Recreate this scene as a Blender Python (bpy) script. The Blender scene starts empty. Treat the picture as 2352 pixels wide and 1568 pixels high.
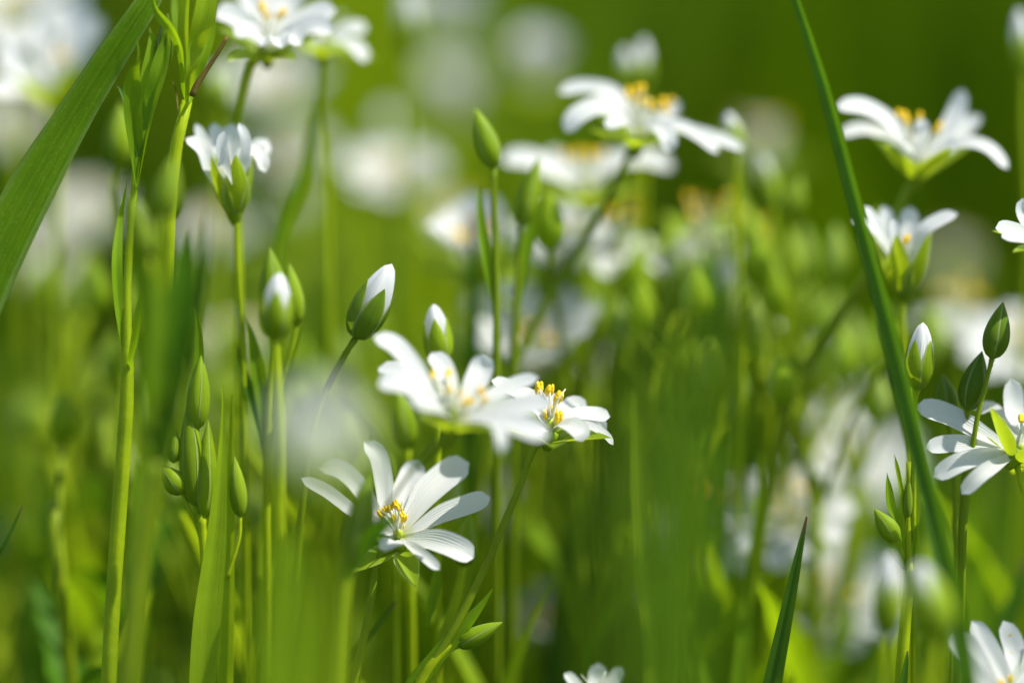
import bpy, math, random
import numpy as np
from mathutils import Vector, Matrix

random.seed(7)
rng = np.random.RandomState(11)
scene = bpy.context.scene
C = bpy.data.collections.new("meadow"); scene.collection.children.link(C)

# ------------------------------------------------------------------ camera
CAM_H, TILT, FOCUS, FRAME = 0.27, math.radians(8.5), 0.433, 0.120
cam_data = bpy.data.cameras.new("camera")
cam = bpy.data.objects.new("camera", cam_data); C.objects.link(cam)
cam.location = (0, 0, CAM_H)
cam.rotation_euler = (math.radians(90) - TILT, 0, 0)
cam_data.sensor_width = 36
cam_data.lens = 36 * FOCUS / FRAME
cam_data.clip_start = 0.01
cam_data.clip_end = 500
cam_data.dof.use_dof = True
cam_data.dof.focus_distance = FOCUS
cam_data.dof.aperture_fstop = 3.7
scene.camera = cam

# ------------------------------------------------------------------ daylight
SUN_DIR = Vector((0.52, -0.07, 0.84)).normalized()
world = bpy.data.worlds.new("World"); scene.world = world
world.use_nodes = True
wn = world.node_tree.nodes; wl = world.node_tree.links
wn.clear()
wo = wn.new("ShaderNodeOutputWorld"); bg = wn.new("ShaderNodeBackground"); sky = wn.new("ShaderNodeTexSky")
sky.sky_type = 'NISHITA'; sky.sun_disc = False
sky.sun_elevation = math.asin(SUN_DIR.z)
sky.sun_rotation = math.atan2(SUN_DIR.x, SUN_DIR.y)
bg.inputs[1].default_value = 0.125
wl.new(sky.outputs[0], bg.inputs[0]); wl.new(bg.outputs[0], wo.inputs[0])
sl = bpy.data.lights.new("sun", 'SUN'); sl.energy = 5.0; sl.angle = math.radians(0.5); sl.color = (1.0, 0.955, 0.88)
sun = bpy.data.objects.new("sun", sl); C.objects.link(sun)
sun.rotation_euler = SUN_DIR.to_track_quat('Z', 'Y').to_euler()
scene.view_settings.view_transform = 'Standard'
scene.view_settings.look = 'None'
scene.view_settings.exposure = 0.57
scene.view_settings.gamma = 1.0
scene.cycles.use_denoising = True
scene.cycles.max_bounces = 10
scene.cycles.transmission_bounces = 8
scene.cycles.sample_clamp_indirect = 6

# ------------------------------------------------------------------ picture measure -> metres
W2 = 2352.0
FWD = Vector((0, math.cos(TILT), -math.sin(TILT)))
UP = Vector((0, math.sin(TILT), math.cos(TILT)))
RT = Vector((1, 0, 0))
PXM = FRAME / W2                      # metres per measure unit at the focus distance

def at(x, y, d=0.0):
    """point seen at (x, y), d millimetres behind the focus distance"""
    z = FOCUS + d / 1000.0
    k = PXM * z / FOCUS
    return Vector((0, 0, CAM_H)) + FWD * z + RT * ((x - 1176) * k) + UP * ((784 - y) * k)

def pw(w, d=0.0):
    return w * PXM * (FOCUS + d / 1000.0) / FOCUS

def camdir(v):
    return (RT * v[0] + UP * v[1] - FWD * v[2]).normalized()

# ------------------------------------------------------------------ materials
def new_mat(name):
    m = bpy.data.materials.new(name); m.use_nodes = True
    m.node_tree.nodes.clear()
    return m, m.node_tree.nodes, m.node_tree.links

GREEN = 1.42
def leaf_mat(name, dark, light, glow, tfac=0.45, rough=0.48, veins=34.0, vein_amt=0.3, bump=0.25, tip=None, spec=0.14, speck=0.0, margin=0.0):
    dark, light, glow = [(min(0.85, q[0] * GREEN * 0.94), min(0.85, q[1] * GREEN), q[2] * GREEN) for q in (dark, light, glow)]
    m, N, L = new_mat(name)
    out = N.new("ShaderNodeOutputMaterial")
    pr = N.new("ShaderNodeBsdfPrincipled"); tr = N.new("ShaderNodeBsdfTranslucent"); mx = N.new("ShaderNodeMixShader")
    uv = N.new("ShaderNodeUVMap"); sp = N.new("ShaderNodeSeparateXYZ")
    L.new(uv.outputs[0], sp.inputs[0])
    oi = N.new("ShaderNodeObjectInfo")
    no = N.new("ShaderNodeTexNoise"); no.inputs["Scale"].default_value = 260; no.inputs["Detail"].default_value = 4
    tc = N.new("ShaderNodeTexCoord"); L.new(tc.outputs["Object"], no.inputs["Vector"])
    # lengthwise veins
    mp = N.new("ShaderNodeMapping"); mp.inputs["Scale"].default_value = (veins, 2.2, 1)
    L.new(uv.outputs[0], mp.inputs[0])
    vn = N.new("ShaderNodeTexNoise"); vn.inputs["Scale"].default_value = 1.0; vn.inputs["Detail"].default_value = 1.5
    L.new(mp.outputs[0], vn.inputs["Vector"])
    add = N.new("ShaderNodeMath"); add.operation = 'MULTIPLY_ADD'
    L.new(vn.outputs["Fac"], add.inputs[0]); add.inputs[1].default_value = vein_amt * 2.2
    L.new(no.outputs["Fac"], add.inputs[2])
    a2 = N.new("ShaderNodeMath"); a2.operation = 'MULTIPLY_ADD'
    L.new(oi.outputs["Random"], a2.inputs[0]); a2.inputs[1].default_value = 0.5
    L.new(add.outputs[0], a2.inputs[2])
    mr = N.new("ShaderNodeMapRange"); mr.inputs["From Min"].default_value = 0.45 + vein_amt * 0.6
    mr.inputs["From Max"].default_value = 1.05 + vein_amt * 1.5
    L.new(a2.outputs[0], mr.inputs["Value"])
    cm = N.new("ShaderNodeMix"); cm.data_type = 'RGBA'
    cm.inputs["A"].default_value = (*dark, 1); cm.inputs["B"].default_value = (*light, 1)
    L.new(mr.outputs[0], cm.inputs["Factor"])
    col = cm.outputs["Result"]
    gm = N.new("ShaderNodeMix"); gm.data_type = 'RGBA'; gm.blend_type = 'MULTIPLY'; gm.inputs["Factor"].default_value = 0.75
    gm.inputs["A"].default_value = (*glow, 1)
    gr = N.new("ShaderNodeMapRange"); gr.inputs["To Min"].default_value = 0.6; gr.inputs["To Max"].default_value = 1.15
    L.new(mr.outputs[0], gr.inputs["Value"]); L.new(gr.outputs[0], gm.inputs["B"])
    gcol = gm.outputs["Result"]
    if tip is not None:
        t1 = N.new("ShaderNodeMapRange"); t1.inputs["From Min"].default_value = 0.9; t1.inputs["From Max"].default_value = 0.985
        L.new(sp.outputs["Y"], t1.inputs["Value"])
        for k in (0, 1):
            mm = N.new("ShaderNodeMix"); mm.data_type = 'RGBA'; L.new(t1.outputs[0], mm.inputs["Factor"])
            L.new((col, gcol)[k], mm.inputs["A"]); mm.inputs["B"].default_value = (*tip, 1)
            if k == 0: col0 = mm.outputs["Result"]
            else: gcol = mm.outputs["Result"]
        col = col0
    if speck > 0:
        vo = N.new("ShaderNodeTexNoise"); vo.inputs["Scale"].default_value = 3200; vo.inputs["Detail"].default_value = 2
        L.new(tc.outputs["Object"], vo.inputs["Vector"])
        vr = N.new("ShaderNodeMapRange"); vr.inputs["From Min"].default_value = 0.56; vr.inputs["From Max"].default_value = 0.72
        vr.inputs["To Max"].default_value = speck
        L.new(vo.outputs["Fac"], vr.inputs["Value"])
        mm = N.new("ShaderNodeMix"); mm.data_type = 'RGBA'; L.new(vr.outputs[0], mm.inputs["Factor"])
        L.new(col, mm.inputs["A"]); mm.inputs["B"].default_value = (0.35, 0.40, 0.08, 1)
        col = mm.outputs["Result"]
    if margin > 0:
        ab = N.new("ShaderNodeMath"); ab.operation = 'SUBTRACT'; L.new(sp.outputs["X"], ab.inputs[0]); ab.inputs[1].default_value = 0.5
        a3 = N.new("ShaderNodeMath"); a3.operation = 'ABSOLUTE'; L.new(ab.outputs[0], a3.inputs[0])
        r3 = N.new("ShaderNodeMapRange"); r3.inputs["From Min"].default_value = 0.36; r3.inputs["From Max"].default_value = 0.47; r3.inputs["To Max"].default_value = margin
        L.new(a3.outputs[0], r3.inputs["Value"])
        r4 = N.new("ShaderNodeMapRange"); r4.inputs["From Min"].default_value = 0.04; r4.inputs["From Max"].default_value = 0.0; r4.inputs["To Max"].default_value = 0.5
        L.new(a3.outputs[0], r4.inputs["Value"])
        m4 = N.new("ShaderNodeMix"); m4.data_type = 'RGBA'; L.new(r4.outputs[0], m4.inputs["Factor"]); L.new(col, m4.inputs["A"]); m4.inputs["B"].default_value = (dark[0] * 0.6, dark[1] * 0.6, dark[2], 1)
        m3 = N.new("ShaderNodeMix"); m3.data_type = 'RGBA'; L.new(r3.outputs[0], m3.inputs["Factor"]); L.new(m4.outputs["Result"], m3.inputs["A"]); m3.inputs["B"].default_value = (0.55, 0.62, 0.30, 1)
        col = m3.outputs["Result"]
    bp = N.new("ShaderNodeBump"); bp.inputs["Strength"].default_value = bump; bp.inputs["Distance"].default_value = 0.0004
    L.new(add.outputs[0], bp.inputs["Height"])
    L.new(col, pr.inputs["Base Color"]); L.new(bp.outputs[0], pr.inputs["Normal"])
    pr.inputs["Roughness"].default_value = rough
    pr.inputs["Specular IOR Level"].default_value = spec
    L.new(gcol, tr.inputs["Color"]); L.new(bp.outputs[0], tr.inputs["Normal"])
    mx.inputs[0].default_value = tfac
    L.new(pr.outputs[0], mx.inputs[1]); L.new(tr.outputs[0], mx.inputs[2]); L.new(mx.outputs[0], out.inputs[0])
    return m

def petal_mat(name):
    m, N, L = new_mat(name)
    out = N.new("ShaderNodeOutputMaterial")
    pr = N.new("ShaderNodeBsdfPrincipled"); tr = N.new("ShaderNodeBsdfTranslucent"); mx = N.new("ShaderNodeMixShader")
    uv = N.new("ShaderNodeUVMap"); sp = N.new("ShaderNodeSeparateXYZ"); L.new(uv.outputs[0], sp.inputs[0])
    wv = N.new("ShaderNodeTexWave"); wv.wave_type = 'BANDS'; wv.bands_direction = 'X'
    wv.inputs["Scale"].default_value = 2.9; wv.inputs["Distortion"].default_value = 3.2; wv.inputs["Detail"].default_value = 3; wv.inputs["Detail Scale"].default_value = 1.6
    mp = N.new("ShaderNodeMapping"); mp.inputs["Scale"].default_value = (1, 0.25, 1)
    L.new(uv.outputs[0], mp.inputs[0]); L.new(mp.outputs[0], wv.inputs["Vector"])
    fade = N.new("ShaderNodeMapRange"); fade.inputs["From Min"].default_value = 0.95; fade.inputs["From Max"].default_value = 0.15
    L.new(sp.outputs["Y"], fade.inputs["Value"])
    vein = N.new("ShaderNodeMath"); vein.operation = 'MULTIPLY'
    pwr = N.new("ShaderNodeMath"); pwr.operation = 'POWER'; pwr.inputs[1].default_value = 2.5
    L.new(wv.outputs["Fac"], pwr.inputs[0]); L.new(pwr.outputs[0], vein.inputs[0]); L.new(fade.outputs[0], vein.inputs[1])
    cm = N.new("ShaderNodeMix"); cm.data_type = 'RGBA'
    cm.inputs["A"].default_value = (0.80, 0.81, 0.80, 1); cm.inputs["B"].default_value = (0.68, 0.70, 0.60, 1)
    L.new(vein.outputs[0], cm.inputs["Factor"])
    base = N.new("ShaderNodeMapRange"); base.inputs["From Min"].default_value = 0.2; base.inputs["From Max"].default_value = 0.02
    L.new(sp.outputs["Y"], base.inputs["Value"])
    c2 = N.new("ShaderNodeMix"); c2.data_type = 'RGBA'
    L.new(base.outputs[0], c2.inputs["Factor"]); L.new(cm.outputs["Result"], c2.inputs["A"]); c2.inputs["B"].default_value = (0.62, 0.66, 0.16, 1)
    bp = N.new("ShaderNodeBump"); bp.inputs["Strength"].default_value = 0.4; bp.inputs["Distance"].default_value = 0.0003; bp.invert = True
    L.new(vein.outputs[0], bp.inputs["Height"])
    tc = N.new("ShaderNodeTexCoord"); po = N.new("ShaderNodeTexNoise"); po.inputs["Scale"].default_value = 1500; po.inputs["Detail"].default_value = 2
    L.new(tc.outputs["Object"], po.inputs["Vector"])
    pm = N.new("ShaderNodeMapRange"); pm.inputs["From Min"].default_value = 0.735; pm.inputs["From Max"].default_value = 0.76; L.new(po.outputs["Fac"], pm.inputs["Value"])
    c3 = N.new("ShaderNodeMix"); c3.data_type = 'RGBA'; L.new(pm.outputs[0], c3.inputs["Factor"]); L.new(c2.outputs["Result"], c3.inputs["A"]); c3.inputs["B"].default_value = (0.75, 0.58, 0.03, 1)
    L.new(c3.outputs["Result"], pr.inputs["Base Color"]); L.new(c3.outputs["Result"], tr.inputs["Color"])
    L.new(bp.outputs[0], pr.inputs["Normal"])
    pr.inputs["Roughness"].default_value = 0.55; pr.inputs["Specular IOR Level"].default_value = 0.25
    mx.inputs[0].default_value = 0.46
    L.new(pr.outputs[0], mx.inputs[1]); L.new(tr.outputs[0], mx.inputs[2]); L.new(mx.outputs[0], out.inputs[0])
    return m

def plain_mat(name, col, col2, rough=0.6, scale=900, bump=0.6, trans=0.0):
    m, N, L = new_mat(name)
    out = N.new("ShaderNodeOutputMaterial"); pr = N.new("ShaderNodeBsdfPrincipled")
    tc = N.new("ShaderNodeTexCoord"); no = N.new("ShaderNodeTexNoise"); no.inputs["Scale"].default_value = scale; no.inputs["Detail"].default_value = 3
    L.new(tc.outputs["Object"], no.inputs["Vector"])
    cm = N.new("ShaderNodeMix"); cm.data_type = 'RGBA'; cm.inputs["A"].default_value = (*col, 1); cm.inputs["B"].default_value = (*col2, 1)
    L.new(no.outputs["Fac"], cm.inputs["Factor"]); L.new(cm.outputs["Result"], pr.inputs["Base Color"])
    bp = N.new("ShaderNodeBump"); bp.inputs["Strength"].default_value = bump; bp.inputs["Distance"].default_value = 0.0003
    L.new(no.outputs["Fac"], bp.inputs["Height"]); L.new(bp.outputs[0], pr.inputs["Normal"])
    pr.inputs["Roughness"].default_value = rough
    if trans > 0:
        tr = N.new("ShaderNodeBsdfTranslucent"); mx = N.new("ShaderNodeMixShader"); mx.inputs[0].default_value = trans
        L.new(cm.outputs["Result"], tr.inputs["Color"]); L.new(pr.outputs[0], mx.inputs[1]); L.new(tr.outputs[0], mx.inputs[2]); L.new(mx.outputs[0], out.inputs[0])
    else:
        L.new(pr.outputs[0], out.inputs[0])
    return m

M = {
    'petal': petal_mat('white_petal'),
    'leaf': leaf_mat('stitchwort_leaf', (0.085, 0.150, 0.004), (0.135, 0.215, 0.006), (0.34, 0.48, 0.006), 0.45),
    'leaf_pale': leaf_mat('pale_leaf', (0.15, 0.22, 0.006), (0.22, 0.30, 0.010), (0.46, 0.56, 0.010), 0.45),
    'sepal': leaf_mat('sepal_green', (0.13, 0.20, 0.006), (0.21, 0.28, 0.012), (0.46, 0.55, 0.012), 0.42, veins=7, vein_amt=0.2, bump=0.25, margin=0.4),
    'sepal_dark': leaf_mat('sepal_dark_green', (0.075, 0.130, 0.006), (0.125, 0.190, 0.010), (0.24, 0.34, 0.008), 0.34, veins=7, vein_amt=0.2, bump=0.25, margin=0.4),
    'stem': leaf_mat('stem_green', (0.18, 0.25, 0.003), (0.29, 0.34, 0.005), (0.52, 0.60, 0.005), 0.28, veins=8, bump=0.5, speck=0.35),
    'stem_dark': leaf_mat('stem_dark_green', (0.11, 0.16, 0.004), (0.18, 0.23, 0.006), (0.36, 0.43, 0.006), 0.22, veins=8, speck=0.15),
    'stem_red': leaf_mat('stem_reddish', (0.11, 0.055, 0.012), (0.14, 0.12, 0.02), (0.2, 0.18, 0.01), 0.15, veins=8, speck=0.1),
    'grass': leaf_mat('grass_green', (0.050, 0.115, 0.003), (0.105, 0.195, 0.005), (0.26, 0.44, 0.005), 0.42, veins=60, vein_amt=0.75, bump=0.8, speck=0.5, margin=0.22, tip=(0.20, 0.12, 0.06)),
    'grass_dark': leaf_mat('grass_dark', (0.022, 0.062, 0.004), (0.045, 0.105, 0.006), (0.12, 0.25, 0.006), 0.35, veins=26, tip=(0.20, 0.10, 0.06)),
    'grass_mid': leaf_mat('grass_mid', (0.030, 0.085, 0.003), (0.060, 0.140, 0.005), (0.16, 0.32, 0.005), 0.38, veins=40, vein_amt=0.6),
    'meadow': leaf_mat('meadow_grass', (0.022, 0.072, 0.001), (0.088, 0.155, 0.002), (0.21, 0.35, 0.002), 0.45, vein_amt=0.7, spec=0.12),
    'meadow_deep': leaf_mat('meadow_grass_painted_shade', (0.008, 0.030, 0.0005), (0.036, 0.080, 0.001), (0.08, 0.17, 0.001), 0.35, vein_amt=0.7, spec=0.10),  # meadow grass darkened: shade between the stems is put into the colour
    'anther': plain_mat('yellow_anther', (0.92, 0.56, 0.003), (0.95, 0.70, 0.008), 0.8, 2600, 1.0),
    'filament': plain_mat('white_filament', (0.78, 0.80, 0.60), (0.82, 0.82, 0.70), 0.5, 300, 0.1, 0.3),
    'pistil': plain_mat('green_pistil', (0.40, 0.50, 0.03), (0.5, 0.6, 0.05), 0.4, 900, 0.2, 0.2),
    'soil': plain_mat('mossy_soil', (0.030, 0.045, 0.008), (0.070, 0.085, 0.014), 0.95, 14, 0.8),
}

# ------------------------------------------------------------------ mesh helpers
def spline(pts, n):
    """catmull-rom through tuples/vectors of any length"""
    P = [np.array(p, float) for p in pts]
    if len(P) == 2: P = [P[0], (P[0] + P[1]) / 2, P[1]]
    P = [2 * P[0] - P[1]] + P + [2 * P[-1] - P[-2]]
    m = len(P) - 3
    seg = [np.linalg.norm((P[i + 2] - P[i + 1])[:3]) + 1e-9 for i in range(m)]
    cum = np.concatenate([[0], np.cumsum(seg)]); out = []
    for k in range(n + 1):
        s = cum[-1] * k / n
        i = min(m - 1, int(np.searchsorted(cum, s, side='right') - 1)); i = max(i, 0)
        t = (s - cum[i]) / seg[i]; t = min(max(t, 0), 1)
        a, b, c, d = P[i], P[i + 1], P[i + 2], P[i + 3]
        out.append(0.5 * ((2 * b) + (c - a) * t + (2 * a - 5 * b + 4 * c - d) * t * t + (3 * b - a - 3 * c + d) * t ** 3))
    return out

class MB:
    def __init__(s): s.v, s.f, s.uv = [], [], []
    def grid(s, rows, closed=False):
        """rows: list of lists of (Vector, (u, v))"""
        o = len(s.v); n = len(rows[0])
        for r in rows:
            for p, u in r: s.v.append(tuple(p)); s.uv.append(u)
        for i in range(len(rows) - 1):
            for j in range(n - 1):
                s.f.append((o + i * n + j, o + i * n + j + 1, o + (i + 1) * n + j + 1, o + (i + 1) * n + j))
    def tube(s, path, sides=9, cap=True):
        """path: list of (x, y, z, r)"""
        n = len(path); rows = []
        prev = None
        for i, q in enumerate(path):
            p = Vector(q[:3]); a = Vector(path[max(i - 1, 0)][:3]); b = Vector(path[min(i + 1, n - 1)][:3])
            T = (b - a).normalized()
            if prev is None: X = T.orthogonal().normalized()
            else: X = (prev - T * prev.dot(T)).normalized()
            prev = X; Y = T.cross(X)
            rows.append([(p + (X * math.cos(2 * math.pi * j / sides) + Y * math.sin(2 * math.pi * j / sides)) * q[3], (j / sides, i / (n - 1))) for j in range(sides + 1)])
        if cap:
            a = Vector(path[0][:3]); b = Vector(path[-1][:3])
            rows = [[(a, (j / sides, 0)) for j in range(sides + 1)]] + rows + [[(b, (j / sides, 1)) for j in range(sides + 1)]]
        s.grid(rows)
    def sheet(s, path, normal, prof, cup=0.25, across=6, ripple=0.0, comp=False, fold=0.0, notch=0.0):
        """thin leaf or petal along path of (x, y, z, halfwidth); prof(t) shapes the width"""
        n = len(path); rows = []; last = None
        N0 = Vector(normal)
        ph = random.random() * 6; nu = random.uniform(-0.3, 0.3)
        for i, q in enumerate(path):
            p = Vector(q[:3]); a = Vector(path[max(i - 1, 0)][:3]); b = Vector(path[min(i + 1, n - 1)][:3])
            T = (b - a).normalized(); S = T.cross(N0)
            if S.length < 0.25 and last is not None: S = last
            S.normalize()
            if last is not None and S.dot(last) < 0: S = -S
            if last is not None: S = (S * 0.6 + last * 0.4).normalized()
            last = S; Nn = S.cross(T).normalized()
            if Nn.dot(N0) < 0: Nn = -Nn
            t = i / (n - 1); w = q[3] * prof(t)
            if comp:
                ax = abs(S.dot(RT)); ay = abs(S.dot(UP))
                w *= 1.0 / max(math.sqrt(ax * ax + ay * ay), 0.5)
            r = []
            for j in range(across + 1):
                u = -1 + 2 * j / across
                h = cup * abs(u) ** 1.6 * w + fold * abs(u) * w + ripple * q[3] * math.sin(t * 9 + u * 3 + ph)
                nt = notch * q[3] * math.exp(-(u - nu) ** 2 * 14) * max(0, (t - 0.8) / 0.2) if notch else 0
                r.append((p + S * (u * w) + Nn * h - T * nt, (j / across, t)))
            rows.append(r)
        s.grid(rows)
    def build(s, name, mat, parent=None, origin=None):
        me = bpy.data.meshes.new(name)
        o = Vector(origin) if origin is not None else (root_of(parent) if parent is not None else Vector((0, 0, 0)))
        me.from_pydata([(x - o[0], y - o[1], z - o[2]) for x, y, z in s.v], [], s.f)
        ul = me.uv_layers.new(name="UVMap")
        idx = np.zeros(len(me.loops), dtype=np.int32); me.loops.foreach_get("vertex_index", idx)
        ul.data.foreach_set("uv", np.array(s.uv, dtype=np.float32)[idx].ravel())
        me.polygons.foreach_set("use_smooth", [True] * len(me.polygons))
        me.materials.append(M[mat]); me.update()
        ob = bpy.data.objects.new(name, me); C.objects.link(ob)
        if parent is not None: ob.parent = parent
        else: ob.location = o
        return ob

def root_of(o):
    while o.parent is not None: o = o.parent
    return Vector(o.location)

def tag(o, label, cat, group=None, kind=None):
    if label: o['label'] = label
    if cat: o['category'] = cat
    if group: o['group'] = group
    if kind: o['kind'] = kind
    return o

def thing(name, label, cat, loc, group=None):
    o = bpy.data.objects.new(name, None); C.objects.link(o)
    o.location = loc; o.empty_display_size = 0.01
    return tag(o, label, cat, group)

sm = lambda t: t * t * (3 - 2 * t)
def prof_petal(t):
    a = 0.34 + 0.66 * sm(min(1, t / 0.62))
    return a * (1 if t < 0.78 else math.sqrt(max(0.0, 1 - ((t - 0.78) / 0.22) ** 2.4)))
def prof_leaf(t):
    return max(0.012, math.sin(math.pi * min(1, (t * 0.93 + 0.07)) ** 0.72) ** 0.85)
def prof_sepal(t):
    return max(0.01, (0.55 + 0.45 * sm(min(1, t / 0.35))) * (1 - max(0, (t - 0.3) / 0.7) ** 1.9))
prof_one = lambda t: 1.0
prof_blade = lambda t: max(0.02, 1 - max(0, (t - 0.45) / 0.55) ** 1.8)

def px_path(pts, d, n):
    """(x, y, w) or (x, y, w, dd) -> resampled (x, y, z, halfwidth)"""
    out = []
    for q in pts:
        dd = d + (q[3] if len(q) > 3 else 0)
        p = at(q[0], q[1], dd); out.append((p.x, p.y, p.z, pw(q[2], dd) / 2))
    return [tuple(v) for v in spline(out, n)]

def ground_of(p, dx=0.0, dy=0.01):
    return Vector((p.x + dx, p.y + dy, 0))

def to_ground(pts, d, dx=0, dy=0.015, n=26):
    """stem path from its foot in the turf up through the seen points (given top to bottom)"""
    seen = px_path(pts, d, 14)[::-1]
    b = Vector(seen[0][:3]); g = ground_of(b, dx, dy)
    mid = (b * 0.5 + g * 0.5); mid.x += (seen[0][0] - seen[2][0]) * 0.8
    r0 = seen[0][3]
    low = [tuple(v) for v in spline([(g.x, g.y, -0.004, r0 * 1.1), (mid.x, mid.y, mid.z, r0 * 1.05), (*b, r0)], 12)]
    return low[:-1] + seen, g

def add_tube(path, name, mat, parent, sides=9, hair=0):
    m = MB(); m.tube(path, sides)
    for _ in range(hair):
        i = random.randrange(max(1, len(path) - 15), len(path) - 1); t = random.random()
        a, b = path[i], path[i + 1]; c = Vector([a[k] * (1 - t) + b[k] * t for k in range(3)]); r = a[3]
        T = (Vector(b[:3]) - Vector(a[:3])).normalized(); th = random.random() * 6.28; X = T.orthogonal().normalized()
        n = X * math.cos(th) + T.cross(X) * math.sin(th); l = random.uniform(0.00012, 0.00032)
        o = len(m.v); base = c + n * r * 0.9
        for q in (base - T * 0.00003, base + T * 0.00003, base + n * l + T * random.uniform(-0.5, 1) * l): m.v.append(tuple(q)); m.uv.append((0.5, 0.5))
        m.f.append((o, o + 1, o + 2))
    return m.build(name, mat, parent)

def leaf_pair(path, root, k, mat='leaf', L=None):
    """opposite narrow leaves at the k-th point of a stem path"""
    c = Vector(path[k][:3]); T = (Vector(path[k + 1][:3]) - c).normalized(); a = random.random() * 3
    for sgn in (-1, 1):
        dv = Vector((math.cos(a) * sgn, math.sin(a) * sgn * 0.7, 0)); LL = (L or random.uniform(0.020, 0.034)); wd = random.uniform(0.0013, 0.0021); sp_ = random.uniform(0.3, 0.7)
        pts = [(*(c + dv * LL * sp_ * (u ** 1.4) + T * LL * 0.85 * u), wd) for u in [i / 12 for i in range(13)]]
        m = MB(); m.sheet(pts, (T - dv).normalized(), prof_leaf, 0.2, 4, fold=0.3); m.build('leaf', mat, root)

# ------------------------------------------------------------------ plant organs
def organ(c, axis, az_dir, L, w, e0, e1, prof, n=12, r0=0.0006, cup=0.25, side=0.0, mb=None, ripple=0.0, pe=1.0):
    """petal lobe or sepal leaving centre c: e0/e1 elevation above the flower plane at base/tip"""
    z = axis; r = az_dir.normalized(); pts = []; p = c + r * r0
    sd = z.cross(r)
    for i in range(n + 1):
        t = i / n
        pts.append((*p, w / 2))
        e = math.radians(e0 + (e1 - e0) * t ** pe)
        dirv = (r * math.cos(e) + z * math.sin(e) + sd * side * t).normalized()
        p = p + dirv * (L / n)
    mb = mb or MB()
    em = math.radians((e0 + e1) / 2)
    nrm = (z * math.cos(em) - r * math.sin(em))
    mb.sheet(pts, nrm, prof, cup, 6, ripple, notch=0.3 if ripple else 0)
    return mb

def anther(p, dirv, size, parent, mb_fil_path=None):
    fil = MB(); fil.tube([tuple(v) for v in spline(mb_fil_path, 7)], 6)
    st = fil.build('stamen', 'filament', parent)
    m = MB(); dirv = dirv.normalized(); X = dirv.orthogonal().normalized()
    for sgn in (-1, 1):
        path = []
        for i in range(8):
            t = i / 7; s = math.sin(math.pi * (0.06 + 0.88 * t)) ** 0.6
            q = p + dirv * (t - 0.5) * size * 2 + X * sgn * size * 0.36
            path.append((*q, size * 0.42 * s * random.uniform(0.88, 1.1)))
        m.tube(path, 8)
    m.build('anther', 'anther', st)
    return st

def sepals(c, axis, root, L=0.0075, w=0.0028, e0=35, e1=10, mat='sepal', roll=0.0, cup=0.35):
    X = axis.orthogonal().normalized()
    for k in range(5):
        d = Matrix.Rotation(roll + k * math.tau / 5, 3, axis) @ X
        organ(c - axis * 0.0013, axis, d, L, w, e0 + random.uniform(-5, 5), e1 + random.uniform(-6, 6), prof_sepal, 12, 0.0006, cup, pe=0.7).build('sepal', mat, root)

def receptacle(c, axis, root, r=0.0012, mat='sepal'):
    m = MB(); path = []
    for i in range(7):
        t = i / 6; path.append((*(c + axis * (-0.0024 + 0.0026 * t)), r * (0.35 + 0.65 * math.sin(t * math.pi * 0.55)) * (1 if i < 6 else 0.5)))
    m.tube(path, 10); return m.build('receptacle', mat, root)

def pistil(c, axis, root):
    m = MB(); m.tube([(*(c + axis * (0.0002 + 0.0014 * t)), 0.00045 * math.sin(math.pi * (0.2 + 0.75 * t)) + 1e-4) for t in (0, .2, .4, .6, .8, 1)], 9)
    pi = m.build('pistil', 'pistil', root)
    X = axis.orthogonal().normalized(); s = MB()
    for k in range(3):
        d = Matrix.Rotation(k * 2.1, 3, axis) @ X
        a = c + axis * 0.0015
        s.tube([tuple(v) for v in spline([(*a, 0.00012), (*(a + axis * 0.002 + d * 0.0006), 0.0001), (*(a + axis * 0.0035 + d * 0.0018), 0.00008)], 6)], 5)
    s.build('style', 'filament', pi)

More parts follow.
